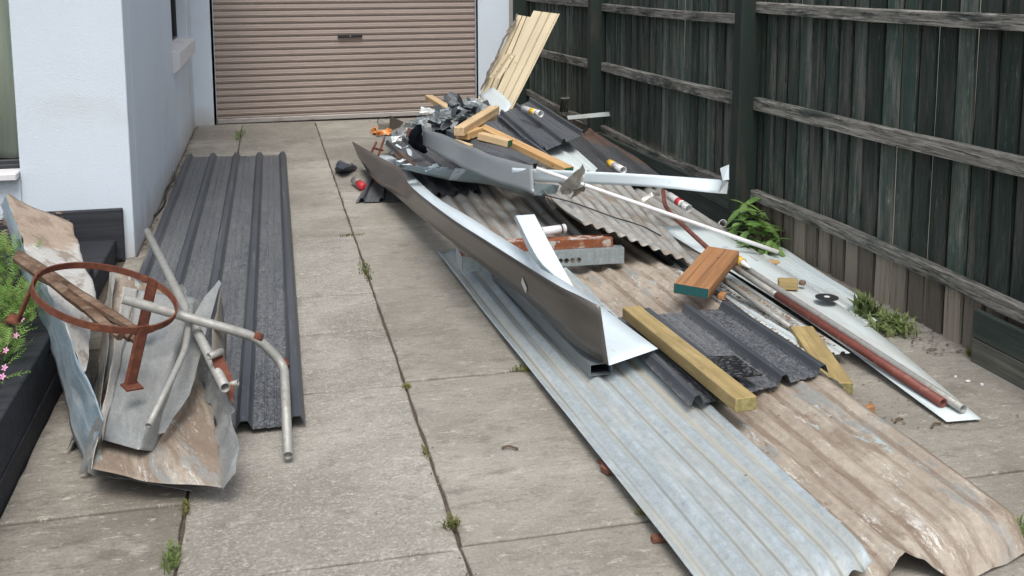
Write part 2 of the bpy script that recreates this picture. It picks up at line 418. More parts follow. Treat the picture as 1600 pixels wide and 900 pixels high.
def brown():
    m = Mat('mud_stained_iron', (.305, .26, .21), .85, 0.)
    m.lay((.40, .355, .295), (3.5, 2.6, 1), .44, .58, .9, det=9, rg=.78)
    m.lay((.21, .165, .125), (7, 2.6, 1), .52, .60, .75, det=9, rg=.82)
    m.lay((.17, .125, .09), (10, 1.6, 1), .40, .52, .75, det=8, rg=.7, rib=(.38, .16))
    m.lay((.24, .255, .25), (5, 1.2, 1), .55, .60, .8, det=9, rg=.78, rough=.6, metal=.1)
    m.lay((.58, .57, .54), (14, 4.5, 1), .57, .61, .9, det=10, rg=.88)
    m.lay((.38, .46, .46), (8, 2.2, 1), .60, .64, .85, det=9, rg=.8, rough=.5, metal=.1)
    m.lay((.14, .07, .04), (12, 5, 1), .61, .65, .8, det=9, rg=.82)
    m.lay((.02, .015, .012), (60, 35, 1), .69, .71, 1., det=4, rg=.8)
    m.val((50, 45, 1), .25, det=8, rg=.88)
    m.bump((6, 4, 1), .004, det=7, rg=.65).bump((90, 90, 1), .0014, det=5, rg=.7)
    return m.done()
M['brown'] = brown()
M['beige'] = galv('sand_stained_tray', (.33, .275, .22), (.15, .11, .08), .9, .8, .0, .3, False)
M['pale_tray'] = galv('pale_stained_zinc', (.40, .395, .37), (.34, .27, .20), .8, .7, .1, .15, False)
def stained():
    m = Mat('half_stained_zinc', (.46, .455, .43), .75, .05)
    m.lay((.36, .35, .33), (6, 6, 1), .45, .66, .8, det=7, rg=.7)
    x = m.N('ShaderNodeSeparateXYZ'); m.L(m.co['uvr'], x.inputs[0]); nn = m.tex((4, 4, 1), 'uv', det=5)
    a = m.N('ShaderNodeMath', operation='MULTIPLY_ADD'); m.L(nn, a.inputs[0]); a.inputs[1].default_value = .9; m.L(x.outputs[1], a.inputs[2])
    b = m.N('ShaderNodeMath', operation='MULTIPLY_ADD'); m.L(x.outputs[0], b.inputs[0]); b.inputs[1].default_value = .5; m.L(a.outputs[0], b.inputs[2])
    m.over((.33, .26, .20), m.rng(b.outputs[0], 1.2, 1.12))
    m.val((18, 16, 1), .2, det=8, rg=.8); m.lay((.19, .14, .10), (7, 5, 1), .53, .61, .75, det=7, rg=.7); m.lay((.55, .54, .5), (9, 9, 1), .63, .68, .8, det=8, rg=.8)
    m.val((60, 60, 1), .12, det=5); m.bump((4, 3, 1), .006, det=4); return m.done()
M['stained'] = stained()
def dark(name, base=(.045, .050, .058), dust=.5, brownish=0., speck=.55):
    m = Mat(name, base, .42, .1, .45)
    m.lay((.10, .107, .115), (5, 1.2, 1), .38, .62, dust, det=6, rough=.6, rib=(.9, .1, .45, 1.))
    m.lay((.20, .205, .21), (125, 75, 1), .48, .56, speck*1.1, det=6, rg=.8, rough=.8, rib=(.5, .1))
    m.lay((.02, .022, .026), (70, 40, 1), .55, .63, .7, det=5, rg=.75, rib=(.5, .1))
    m.lay((.42, .43, .43), (60, 14, 1), .62, .67, speck, det=7, rg=.85, rough=.85)
    m.lay((.17, .175, .18), (50, .9, 1), .60, .70, dust*.7, det=4, rough=.8)
    if brownish: m.lay((.13, .08, .055), (3.5, .7, 1), .5, .6, brownish, det=6, rough=.9)
    m.bump((4, 1.5, 1), .004, det=3)
    return m.done()
M['dark'] = dark('charcoal_roof_paint', (.05, .057, .068), .75, 0, .75)
M['dark_clean'] = dark('charcoal_roof_paint_clean', (.042, .049, .058), .5, 0, .35)
M['dark_brown'] = dark('charcoal_roof_paint_rusty', (.05, .054, .06), .5, .9, .3)
M['cream'] = Mat('cream_sheet_paint', (.66, .57, .40), .6, spec=.3).lay((.25, .19, .11), (9, 9, 1), .1, .3, .75, rib=(.5, .0)).val((3, 3, 1), .08).lay((.42, .33, .2), (20, 1, 1), .55, .72, .5, det=5).lay((.16, .1, .05), (9, 9, 1), .7, .76, .8, det=6).bump((4, 3, 1), .002).done()  # dark rib valleys: shading between the ribs put into the colour
M['white'] = Mat('white_sheet_paint', (.60, .69, .74), .4, .0).val((4, 2, 1), .07).lay((.42, .46, .48), (7, 1.5, 1), .5, .75, .4, det=5).lay((.3, .27, .22), (30, 8, 1), .66, .75, .5, det=5).bump((4, 2, 1), .003).done()
M['pale'] = Mat('pale_green_grey_sheet', (.58, .65, .66), .42, .0).val((4, 1, 1), .08).lay((.34, .31, .26), (6, 1.3, 1), .52, .72, .6, det=6, rough=.8).lay((.6, .63, .63), (30, 1.2, 1), .6, .7, .5, det=4).bump((5, 2, 1), .003).done()
M['pale_dirty'] = Mat('white_sheet_with_leaf_dirt', (.56, .62, .63), .5, .1).val((4, 1, 1), .1).lay((.3, .25, .19), (8, 2, 1), .5, .66, .7, det=6, rough=.9).bump((5, 2, 1), .003).done()
M['bronze'] = Mat('brown_grey_sheet_paint', (.105, .095, .087), .28, .35).val((3, 1.2, 1), .15).lay((.2, .19, .18), (5, .9, 1), .52, .7, .55, det=4).lay((.3, .28, .26), (40, 4, 1), .68, .76, .4, det=5).bump((5, 1.5, 1), .004).done()
M['grey'] = Mat('grey_sheet_paint', (.17, .19, .20), .36, .25).val((3, 2, 1), .12).lay((.27, .3, .31), (4, 1.5, 1), .5, .7, .6, det=4).lay((.3, .3, .28), (50, 9, 1), .66, .75, .4, det=5).bump((6, 3, 1), .005).done()
M['bluegrey'] = Mat('blue_grey_sheet_paint', (.24, .31, .33), .35, .2).val((3, 2, 1), .1).lay((.4, .47, .5), (5, 2, 1), .5, .7, .5, det=4).bump((6, 3, 1), .003).done()
M['purlin'] = galv('purlin_zinc', (.33, .385, .405), (.16, .17, .17), .4, .42, .5, .0)
M['rust'] = Mat('rust', (.125, .045, .03), .88, .0, .2).val((30, 30, 30), .25, co='obj', det=5)\
    .lay((.22, .09, .045), 26, .5, .68, .6, co='obj', det=6).lay((.07, .03, .02), 18, .56, .7, .6, co='obj', det=6).bump(120, .0012, co='obj', det=4).done()
M['rust_paint'] = Mat('flaking_red_lead', (.2, .065, .03), .8, .0, .3).lay((.45, .45, .43), (7, 7, 7), .54, .6, .9, co='obj', det=6, rg=.65).lay((.33, .16, .08), 30, .5, .66, .6, co='obj', det=5).bump(90, .001, co='obj').done()
M['pipe'] = Mat('dull_galvanised_pipe', (.33, .33, .31), .55, .35).lay((.2, .19, .17), 25, .45, .68, .6, co='obj', det=6, rough=.8, metal=.1).lay((.46, .46, .44), 60, .55, .7, .5, co='obj', det=5).lay((.17, .09, .05), 11, .62, .7, .6, co='obj', det=6, rough=.9, metal=0).bump(140, .0005, co='obj').done()
M['redpipe'] = Mat('red_oxide_pipe', (.16, .045, .032), .6).val(20, .2, co='obj').lay((.30, .14, .1), 30, .56, .7, .6, co='obj', det=6).done()
M['pvc'] = Mat('white_plastic', (.68, .69, .70), .35).lay((.45, .42, .37), 20, .56, .72, .5, co='obj', det=5).done()
M['foil'] = Mat('crumpled_foil', (.42, .41, .38), .35, .7).lay((.25, .22, .19), 25, .45, .65, .6, co='obj', rough=.7, metal=.2).bump(60, .004, co='obj').done()
M['scrap'] = Mat('torn_sheet_metal', (.40, .42, .42), .4, .4).rand(.5).lay((.2, .18, .16), 22, .5, .68, .6, co='obj', det=5, rough=.8).bump(40, .003, co='obj').done()
M['scrap_blue'] = Mat('torn_blue_grey_sheet', (.22, .26, .275), .4, .2).rand(.4).lay((.4, .42, .42), 24, .56, .7, .6, co='obj', det=5).done()
M['scrap_dark'] = Mat('torn_dark_sheet', (.07, .08, .088), .45, .2).rand(.4).lay((.2, .2, .19), 30, .6, .72, .6, co='obj', det=5).done()
M['navy'] = Mat('navy_cloth', (.006, .007, .012), .95, spec=.1).bump(120, .002, co='obj').done()
M['rag'] = Mat('blue_grey_plastic_bag', (.03, .042, .065), .4).lay((.1, .12, .15), 20, .5, .7, .5, co='obj').bump(40, .004, co='obj').done()
M['orange'] = Mat('orange_plastic_scrap', (.75, .28, .07), .5).lay((.9, .6, .35), 22, .5, .62, .8, co='obj').lay((.3, .08, .03), 30, .55, .7, .6, co='obj').done()
M['yellow'] = Mat('yellow_label', (.75, .45, .05), .5).done()
M['label'] = Mat('printed_label', (.6, .6, .58), .5).lay((.1, .12, .2), (60, 60, 200), .56, .62, .8, co='obj', det=2).done()
M['red'] = Mat('red_label', (.45, .03, .04), .4).done()
M['blue'] = Mat('blue_label', (.03, .08, .25), .4).done()
M['disc'] = Mat('black_grinding_disc', (.018, .018, .02), .7).val(80, .3, co='obj').done()
M['mat'] = Mat('black_bitumen_sheet', (.008, .008, .009), .3).lay((.09, .09, .095), (60, 90, 60), .52, .6, .9, co='obj', det=4, rough=.6).bump(120, .003, co='obj', det=4).done()
M['mesh'] = Mat('grey_shade_cloth', (.07, .075, .07), .9).val(30, .4, co='obj').bump(150, .003, co='obj').done()
M['brick'] = Mat('broken_brick', (.17, .07, .045), .9).val(50, .3, co='obj').lay((.4, .3, .24), 30, .6, .7, .5, co='obj').bump(70, .004, co='obj').done()
def leafmat(name, a, b, tr=.35):
    m = Mat(name, a, .5, spec=.4); m.lay(b, 14, .4, .65, 1., co='obj', det=3); m.rand(.25)
    m.done()
    t = m.N('ShaderNodeBsdfTranslucent'); m.L(m.c, t.inputs[0]); x = m.N('ShaderNodeMixShader'); x.inputs[0].default_value = tr
    m.L(m.b.outputs[0], x.inputs[1]); m.L(t.outputs[0], x.inputs[2]); m.L(x.outputs[0], m.o.inputs[0]); return m.m
M['leaf'] = leafmat('broad_leaf', (.10, .20, .045), (.21, .33, .10))
M['weed'] = leafmat('weed_leaf', (.13, .18, .06), (.24, .28, .13))
M['moss'] = leafmat('joint_weed', (.13, .15, .045), (.24, .24, .09))
M['fern'] = leafmat('ferny_leaf', (.11, .22, .04), (.24, .38, .09), .4)
M['dryleaf'] = Mat('dry_leaf', (.2, .12, .06), .8).rand(.5).done()
M['stem'] = Mat('stem', (.1, .07, .04), .8).done()
M['petal'] = Mat('pink_petal', (.68, .33, .52), .6).done()
M['dirt'] = Mat('dirt_crust', (.085, .066, .047), .95).val(70, .5, co='obj', det=5).bump(80, .003, co='obj').done()

# ------------------------------------------------------------------ the setting: ground, driveway
def st(o): o['kind'] = 'structure'; return o
st(mk('ground', [(-900, -900, -.09), (900, -900, -.09), (900, 900, -.09), (-900, 900, -.09)], [(0, 1, 2, 3)], M['land']))
def sub(x0, y0, x1, y1, z, nx, ny, mat, name, amp, parent=None):
    rows = []
    for j in range(ny+1):
        rows.append([V(x0+(x1-x0)*i/nx, y0+(y1-y0)*j/ny, z+amp*nz((x0+(x1-x0)*i/nx, y0+(y1-y0)*j/ny, 0), 9)) for i in range(nx+1)])
    return loft(name, rows, mat, sol=0, parent=parent, smooth=True)
st(sub(-4, -4, 2.95, 11.6, -.014, 60, 120, M['dirt'], 'joint_soil', .004))
drive = bpy.data.objects.new('driveway', None); COL.objects.link(drive); st(drive)
XA, XB = -.28, .47
def slab(x0, x1, y0, y1, mat, dz=0., skew=0.):
    g = .0045; b = .005
    n = max(6, int((x1-x0)/.07)); m_ = max(6, int((y1-y0)/.07))
    rnd = random.random()*50
    def edge(ax, t, e):    # worn joint edge
        return .0045*nz((t*1., ax, rnd), 9)+.003*nz((t, ax, rnd), 30)
    def ring(inset, z):
        pts = []
        for i in range(n): t = x0+(x1-x0)*i/n; pts.append(V(max(t, x0+inset+g), y0+g+.004+inset+edge(y0, t, 0)+skew*(t-x0), z))
        for i in range(m_): t = y0+(y1-y0)*i/m_; pts.append(V(x1-g-inset+edge(x1, t, 0), max(t, y0+inset+g)+skew*(x1-x0)*(1-i/m_)+0*t, z))
        for i in range(n): t = x1-(x1-x0)*i/n; pts.append(V(min(t, x1-inset-g), y1-g-inset+edge(y1, t, 0)+skew*(t-x0), z))
        for i in range(m_): t = y1-(y1-y0)*i/m_; pts.append(V(x0+g+inset+edge(x0, t, 0), min(t, y1-inset-g), z))
        return pts
    rs = [ring(0, -.08), ring(0, dz-b), ring(b*.4, dz-b*.3), ring(b*1.3, dz)]
    k = len(rs[0]); vs = sum(rs, []); fs = []
    for a in range(3):
        for i in range(k): fs.append((a*k+i, a*k+(i+1) % k, (a+1)*k+(i+1) % k, (a+1)*k+i))
    fs.append(tuple(3*k+i for i in range(k)))
    return mk('slab', vs, fs, mat, parent=drive)
YL = [-3.6, -1.2, 1.15, 2.575, 3.74, 4.385, 4.92, 6.07, 7.34, 8.6, 9.85, 11.0]
for i, (a, b) in enumerate(zip(YL, YL[1:])): slab(XA, XB, a, b, M['conc_rough'] if b < 6.2 else M['conc'], dz=random.uniform(-.003, .003), skew=-.006)
YR = [-3.6, -1.1, 1.2, 2.585, 3.76, 4.95, 6.22, 7.34, 8.6, 9.85, 11.0]
for a, b in zip(YR, YR[1:]):
    slab(XB, 2.83, a, b, M['conc'], dz=random.uniform(-.003, .003), skew=.004)
YQ = [-3.6, -1.0, 1.3, 3.0, 4.4, 5.87, 7.34, 8.6, 9.85, 11.0]
for a, b in zip(YQ, YQ[1:]): slab(-.80 if a < 5 else -.745, XA, a, b, M['conc_dark'] if b < 5.9 else M['conc'], dz=random.uniform(-.004, .002))
slab(-2.8, -.80, 4.2, 5.86, M['conc_dark'], dz=-.02)
st(cbx('garage_threshold', (-.56, 11.012, -.08), (2.26, 11.6, .0), M['conc']))
st(mk('garden_soil', [(-4, -4, .17), (-.93, -4, .17), (-.93, 4.85, .17), (-4, 4.85, .17)], [(0, 1, 2, 3)], M['soil']))

# ------------------------------------------------------------------ house
house = thing('house', (-.75, 8, 0), 'white rendered house wing with small side window, built onto the garage wall', 'house')
def hp(name, lo, hi, mat=None, b=.004): return cbx(name, lo, hi, mat or M['render'], b, parent=house)
# near face, around the big window at the left
hp('wall', (-1.31, 5.87, -.08), (-.75, 6.12, 2.9))
hp('wall', (-4.2, 5.872, -.08), (-1.312, 6.12, .47))
hp('wall', (-4.2, 5.872, 2.2), (-1.312, 6.12, 2.9))
hp('wall', (-4.2, 5.872, .472), (-3.6, 6.12, 2.198))
hp('sill', (-3.6, 5.80, .472), (-1.315, 6.0, .512), M['sill'], .006)
# side face
hp('wall', (-1.0, 6.122, -.08), (-.75, 8.798, 2.9))
hp('wall', (-1.0, 8.80, -.08), (-.75, 10.42, .86))
hp('wall', (-1.0, 8.80, 2.1), (-.75, 10.42, 2.9))
hp('wall', (-1.0, 10.422, -.08), (-.75, 10.998, 2.9))
# window at the left of the near face
wn = hp('window', (-3.6, 5.96, .513), (-1.314, 6.0, .56), M['frame'])
for lo, hi in (((-3.6, 5.98, .56), (-3.55, 6.03, 2.198)), ((-3.55, 5.98, 2.15), (-1.36, 6.03, 2.198)), ((-3.6, 5.955, .513), (-1.33, 5.979, .535))):
    cbx('frame', lo, hi, M['frame'], parent=wn)
mk('pane', [(-3.55, 5.985, .56), (-1.314, 5.985, .56), (-1.314, 5.985, 2.15), (-3.55, 5.985, 2.15)], [(0, 1, 2, 3)], M['glass'], parent=wn)
rows = [[V(-3.5+2.185*i/120, 6.03+.012*math.sin(i*.9)+.006*math.sin(i*.37), z) for i in range(121)] for z in (.56, 1.3, 2.2)]
loft('curtain', rows, M['curtain_cloth'], parent=wn, smooth=True, sol=.001)
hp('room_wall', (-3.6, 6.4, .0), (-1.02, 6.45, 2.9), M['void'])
# side window
wn = hp('window', (-.885, 8.803, .935), (-.84, 8.85, 2.1), M['frame'])
cbx('frame', (-.885, 10.37, .935), (-.84, 10.418, 2.1), M['frame'], parent=wn)
cbx('frame', (-.885, 8.852, .935), (-.84, 10.368, .975), M['frame'], parent=wn)
mk('pane', [(-.862, 8.85, .975), (-.862, 10.37, .975), (-.862, 10.37, 2.1), (-.862, 8.85, 2.1)], [(0, 1, 2, 3)], M['glass'], parent=wn)
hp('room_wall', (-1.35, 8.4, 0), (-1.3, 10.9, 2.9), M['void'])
o = mk('window_sill', [(-.84, 8.72, .862), (-.69, 8.72, .862), (-.69, 8.72, .925), (-.84, 8.72, .955), (-.84, 10.6, .862), (-.69, 10.6, .862), (-.69, 10.6, .925), (-.84, 10.6, .955)],
       [(0, 1, 2, 3), (7, 6, 5, 4), (1, 5, 6, 2), (3, 2, 6, 7), (0, 4, 5, 1), (0, 3, 7, 4)], M['sill'], parent=house)
o = mk('window_sill', [(-.749, 8.72, .75), (-.69, 8.72, .80), (-.69, 8.72, .8615), (-.749, 8.72, .8615), (-.749, 10.6, .75), (-.69, 10.6, .80), (-.69, 10.6, .8615), (-.749, 10.6, .8615)],
       [(0, 1, 2, 3), (7, 6, 5, 4), (1, 5, 6, 2), (3, 2, 6, 7), (0, 4, 5, 1), (0, 3, 7, 4)], M['sill'], parent=house)
hp('roof', (-4.2, 5.6, 2.902), (-.45, 15, 3.0), M['sill'])
hp('wall', (-4.2, 6.122, -.08), (-4.0, 15, 2.9))
# garage
gar = thing('garage', (.8, 11, 0), 'pale blue-grey rendered garage front around the brown roller door', 'garage')
def gp(name, lo, hi, mat=None, b=.004): return cbx(name, lo, hi, mat or M['render'], b, parent=gar)
gp('wall', (-.98, 11.0, -.08), (-.53, 11.25, 2.25))
gp('wall', (2.225, 11.0, -.08), (2.60, 11.25, 2.25))
gp('wall', (-.98, 11.0, 2.252), (2.60, 11.25, 2.9))
gp('wall', (2.45, 11.252, -.08), (2.60, 15, 2.9)); gp('wall', (-1.0, 14.9, -.08), (2.448, 15, 2.9), M['void']); gp('floor', (-1, 11.6, -.08), (2.45, 14.9, -.005), M['void'])
gp('roof', (-.44, 10.85, 2.902), (2.7, 15, 3.0), M['sill'])
P_ = [(0, 0), (.004, .001), (.009, .010), (.015, .014), (.021, .012), (.027, .001), (.038, -.002), (.041, -.005), (.044, -.002), (.056, 0)]
rows = []; z = .062; pitch = .0686
zz = []
while z < 2.25:
    for a, d in P_: zz.append((z+a*pitch/.0686*1.15, d))
    z += pitch
door = bpy.data.objects.new('roller_door', None); COL.objects.link(door); door.parent = gar; door.location = V(.85, 11.05, 0)-gar.location
for z, d in zz:
    rows.append([V(-.545+2.79*i/12, 11.05+d+.0022*nz((i*.7, z*3, 0), 1), z+.022*(i/12)*max(0, 1-z/1.6)) for i in range(13)])
loft('curtain', rows, M['curtain'], parent=door, sol=.001)
vs, q = chbox(2.75, .035, .05, .006)
mk('bottom_rail', [V(.85+v.x, 11.05+v.y, .031+v.z+.022*(v.x+1.4)/2.75) for v in vs], q, M['rail_metal'], parent=door)
cbx('lock_plate', (.735, 11.022, .888), (.995, 11.036, .917), M['black'], .002, parent=door)
cbx('handle', (.75, 11.012, .895), (.81, 11.0215, .909), M['black'], .002, parent=door)
cbx('keyhole', (.86, 11.017, .897), (.872, 11.0215, .909), M['rail_metal'], .002, parent=door)
for x0, x1 in ((-.56, -.532), (2.227, 2.25)): cbx('guide', (x0, 11.0, 0), (x1, 11.03, 2.25), M['rail_metal'], .002, parent=door)

# ------------------------------------------------------------------ steps and planter at the left
sp = thing('retaining_wall', (-.86, 3.5, 0), 'charcoal timber sleeper retaining wall along the flower bed', 'retaining wall')
for k, (z0, z1) in enumerate(((-.06, .085), (.089, .25))):
    for y0, y1 in ((-3.5, .4), (.406, 2.7), (2.706, 4.86)):
        cbx('sleeper', (-.93, y0, z0), (-.80-.003*k, y1, z1), M['sleeper'], .004, parent=sp)
cbx('sleeper', (-2.7, 4.75, .0), (-.935, 4.86, .22), M['sleeper'], .004, parent=sp)
stp = thing('timber_steps', (-.95, 5.4, 0), 'charcoal timber steps in the corner against the white house wall', 'steps')
cbx('back_board', (-1.25, 5.825, .0), (-.80, 5.866, .285), M['sleeper'], .004, parent=stp)
cbx('tread', (-1.6, 5.0, .0), (-.84, 5.82, .12), M['sleeper'], .006, parent=stp)
cbx('upper_tread', (-1.8, 4.95, .123), (-1.06, 5.82, .25), M['sleeper'], .006, parent=stp)

# ------------------------------------------------------------------ fence
fence = thing('paling_fence', (2.78, 6.8, 0), 'dark green weathered timber paling fence along the right of the driveway', 'fence')
pv = []
for k in range(5):
    wd = .098; n = 8; vs = []; fs = []
    for i in range(n+1):
        z = 1.72*i/n
        l = -wd/2+.003*nz((0, z, k*3.1), 3); r = wd/2+.003*nz((9, z, k*3.1), 3); bow = .003*nz((4, z, k), 1.5)
        zb = z+(.018*nz((k, 0, 5), 3.3) if i == 0 else 0)
        vs += [(-.007+bow, l, zb), (-.007+bow, r, zb+(.012*nz((k, 3, 0), 7) if i == 0 else 0)), (.007+bow, r, zb), (.007+bow, l, zb)]
    for i in range(n):
        for j in range(4): fs.append((i*4+j, i*4+(j+1) % 4, (i+1)*4+(j+1) % 4, (i+1)*4+j))
    fs += [(0, 1, 2, 3), (n*4+3, n*4+2, n*4+1, n*4)]
    me = bpy.data.meshes.new('paling'); me.from_pydata(vs, [], fs); me.materials.append(M['paling']); fixn(me); pv.append(me)
rnd = random.Random(3)
def paling(y, x, wsc=1.):
    o = bpy.data.objects.new('paling', rnd.choice(pv)); COL.objects.link(o); o.parent = fence
    o.location = V(x, y, -.06+rnd.uniform(-.015, .03))-fence.location; o.rotation_euler = (R(rnd.uniform(-.22, .22)), 0, R(rnd.uniform(-2.5, 2.5))+(math.pi if rnd.random() < .5 else 0)); o.scale.y = wsc
y = 10.86
while y > 2.3:
    paling(y, 2.804, rnd.uniform(.98, 1.12))
    paling(y-.065+rnd.uniform(-.006, .006), 2.826, rnd.uniform(.70, .95) if not any(abs(y-q) < .065 for q in (3.90, 4.18, 7.5, 6.8)) else .27)
    y -= .130+rnd.uniform(-.004, .006)
posts = [(10.86, 10.96), (8.26, 8.36), (5.46, 5.56), (2.66, 2.76)]
for k, (a, b) in enumerate(posts):
    o = cbx('post', (2.66 if k else 2.63, a, -.06), (2.79, b, 1.66), M['post'], .006, parent=fence)
    if k == 2: o.rotation_euler = (0, R(.4), 0)
def rail(y0, y1, z0, z1, sag=.0, h=.066, x0=2.752):
    n = 14; rows = []; vs = []; fs = []
    for i in range(n+1):
        t = i/n; yy = y0+(y1-y0)*t; zc = z0+(z1-z0)*t-sag*math.sin(math.pi*t)+.003*nz((yy, z0, 0), 4)
        e = .003*nz((yy, 2, z0), 6)
        for dx, dz in ((0, -h/2), (0+e, -h/2+.004), (0+e, h/2-.006), (.006, h/2), (.043, h/2), (.043, -h/2)): vs.append((dx, yy, zc+dz))
    for i in range(n):
        for j in range(6): fs.append((i*6+j, i*6+(j+1) % 6, (i+1)*6+(j+1) % 6, (i+1)*6+j))
    fs += [tuple(range(6)), tuple(n*6+5-j for j in range(6))]
    # grain runs along Y: the mesh is laid along local X and turned
    c = V(x0, (y0+y1)/2, 0)
    me = bpy.data.meshes.new('rail'); me.from_pydata([(v[1]-c.y, -v[0], v[2]) for v in vs], [], fs); me.materials.append(M['rail']); fixn(me)
    o = bpy.data.objects.new('rail', me); COL.objects.link(o); o.parent = fence; o.location = c-fence.location; o.rotation_euler = (0, 0, R(90))
    return o
for (ya, yb), zs in zip(((10.85, 8.365), (8.255, 5.565), (5.455, 2.765)), (((1.30, 1.30), (.74, .77), (.27, .26)), ((1.275, 1.285), (.775, .80), (.24, .262)), ((1.36, 1.375), (.80, .832), (.256, .252)))):
    for k, (za, zb) in enumerate(zs): rail(ya, yb, za, zb, sag=(.01, .006, -.02 if ya < 6 else .03)[k], h=(.062, .072, .06)[k])
for z0, z1, m in ((-.05, .098, 'plinth2'), (.102, .215, 'plinth')):
    beam('plinth_board', V(2.735, 3.43, (z0+z1)/2), V(2.735, -1.5, (z0+z1)/2), .028, z1-z0, M[m], parent=fence)
beam('plinth_board', V(2.735, 5.455, .10), V(2.735, 5.46+.01, .10), .02, .1, M['plinth'], parent=fence)
for z0, z1 in ((-.05, .11), (.114, .215)):
    beam('plinth_board', V(2.73, 8.25, (z0+z1)/2), V(2.73, 5.57, (z0+z1)/2), .03, z1-z0, M['plinth'], parent=fence)
# ------------------------------------------------------------------ sheets on the left
panel('roofing_sheet', at(105, 702, .02), V(.085, 3.43, .015), V(.13, 8.9, .015), V(-.70, 8.98, .02),
      trim(.80, [.03, .215, .4, .585, .77], .062, .024, .032), M['dark'], nv=40, wob=.006, label='long charcoal ribbed roofing sheet lying flat beside the white house wall', cat='roofing sheet')
# tray of stained sheet with its near end towards the camera
g = 'bent metal trays piled at the end of the flower bed'
def rowpx(pts, n=None):
    p = [at(*q) for q in pts]; return along(p, n) if n else p
def crumple(rows, amp, s=6., seed=0., edge=True):
    def c(p, k): return (nz(p, s, seed+k)+1.1*(.25-abs(nz(p, s*.8, seed+k+20)))+.35*nz(p, s*2.6, seed+k+40))*amp
    return [[p+Vector((c(p, 0), c(p, 5), c(p, 9))) for p in r] for r in rows]
def ruled(lines, nu, nv):
    """sheet folded along several long lines: nv points along each, nu between neighbours"""
    L = [smoothline(l, nv) if len(l) > 2 else along(l, nv) for l in lines]; rows = []
    for j in range(nv):
        r = []
        for a, b in zip(L, L[1:]):
            for i in range(nu): r.append(a[j].lerp(b[j], i/nu))
        r.append(L[-1][j]); rows.append(r)
    return rows
t = thing('bent_tray', at(250, 720, .05), 'wide sand-stained metal tray with a split front end and torn right flange', 'metal tray', g)
fl_ = [at(142, 733, .11), at(150, 640, .10), at(158, 540, .13), at(172, 425, .22)]
fr_ = [at(350, 759, .07), at(340, 690, .09), at(318, 600, .11), at(262, 452, .20)]
loft('floor', crumple(ruled([fl_, fr_], 26, 60), .012, 5), M['brown'], parent=t, smooth=True)
loft('right_flange', crumple(ruled([fr_, [at(370, 738, .11), at(366, 665, .18), at(348, 575, .20), at(283, 445, .26)]], 10, 60), .018, 9, 3), M['galv_flat'], parent=t)
loft('left_flange', crumple(ruled([[at(153, 684, .17), at(160, 610, .18), at(170, 520, .20), at(180, 425, .27)], fl_], 3, 16), .006, 9, 3), M['pale_tray'], parent=t)
t2 = loft('zinc_sheet', crumple(ruled([[at(136, 738, .09), at(150, 650, .1), at(170, 560, .12)], [at(178, 748, .03), at(190, 650, .05), at(210, 560, .07)], [at(298, 768, .02), at(300, 690, .03), at(300, 600, .05)]], 5, 10), .008, 9), M['galv_flat'],
     label='grey zinc sheet poking out under the sand-stained tray', cat='metal sheet')
# tall tray leaning on the planter
t = thing('leaning_tray', at(120, 700, .02), 'tall stained metal tray with blue outer flange leaning over the planter edge', 'metal tray', g)
fold = [at(8, 303, .50), at(45, 400, .44), at(84, 470, .40), at(130, 577, .32), at(163, 656, .24)]
outer = [at(1, 318, .40), at(32, 420, .32), at(66, 507, .24), at(97, 610, .13), at(130, 735, .02)]
right = [at(112, 348, .42), at(133, 413, .37), at(150, 462, .33), at(142, 520, .30), at(136, 580, .315)]
foldm = [at(8, 303, .50), at(45, 400, .44), at(84, 470, .40), at(110, 530, .355), at(133, 584, .315)]
loft('main_face', crumple(ruled([foldm, right], 22, 70), .008, 6, 2), M['stained'], parent=t, smooth=True)
loft('outer_flange', crumple(ruled([outer, fold], 12, 70), .009, 6, 4), M['galv_blue'], parent=t, smooth=True)
loft('torn_corner', crumple(ruled([[at(163, 656, .24), at(157, 690, .15), at(131, 738, .03)], [at(158, 640, .25), at(140, 680, .15), at(120, 742, .02)]], 3, 6), .006, 9), M['galv_flat'], parent=t)
# grey channel
t = thing('grey_channel', at(200, 690, .15), 'smooth grey folded flashing lying inside the sand-stained tray', 'flashing')
ca = [at(215, 452, .31), at(190, 560, .21), at(160, 688, .14)]; cb = [at(303, 465, .31), at(262, 585, .21), at(216, 702, .14)]; cc = [at(314, 474, .27), at(284, 590, .16), at(240, 706, .09)]
cz = [at(192, 448, .35), at(174, 560, .25), at(156, 655, .17)]
loft('web', crumple(ruled([ca, cb], 18, 50), .005, 5), M['galv_flat'], parent=t, smooth=True)
loft('flange', crumple(ruled([cb, cc], 6, 50), .004, 7), M['galv_flat'], parent=t, smooth=True)
loft('stained_flange', crumple(ruled([cz, ca], 6, 50), .006, 7, 3), M['pale_tray'], parent=t, smooth=True)
# triangular offcut, upright
loft('triangular_offcut', crumple(ruled([[at(343, 437, .36), at(308, 478, .33), at(288, 545, .26), at(264, 620, .19), at(247, 679, .14)], [at(345, 443, .36), at(332, 486, .32), at(316, 540, .26), at(298, 612, .18), at(258, 676, .135)]], 4, 14), .008, 7), M['galv_flat'],
     label='torn triangular grey sheet standing on edge beside the channel', cat='metal offcut', smooth=False)
loft('folded_offcut', crumple(ruled([[at(345, 450, .42), at(334, 510, .34), at(330, 590, .24)], [at(347, 470, .36), at(352, 530, .26), at(352, 600, .16)]], 4, 10), .01, 9, 8), M['galv_old'],
     label='dull folded strip of iron behind the crossing pipes', cat='metal offcut', smooth=True)
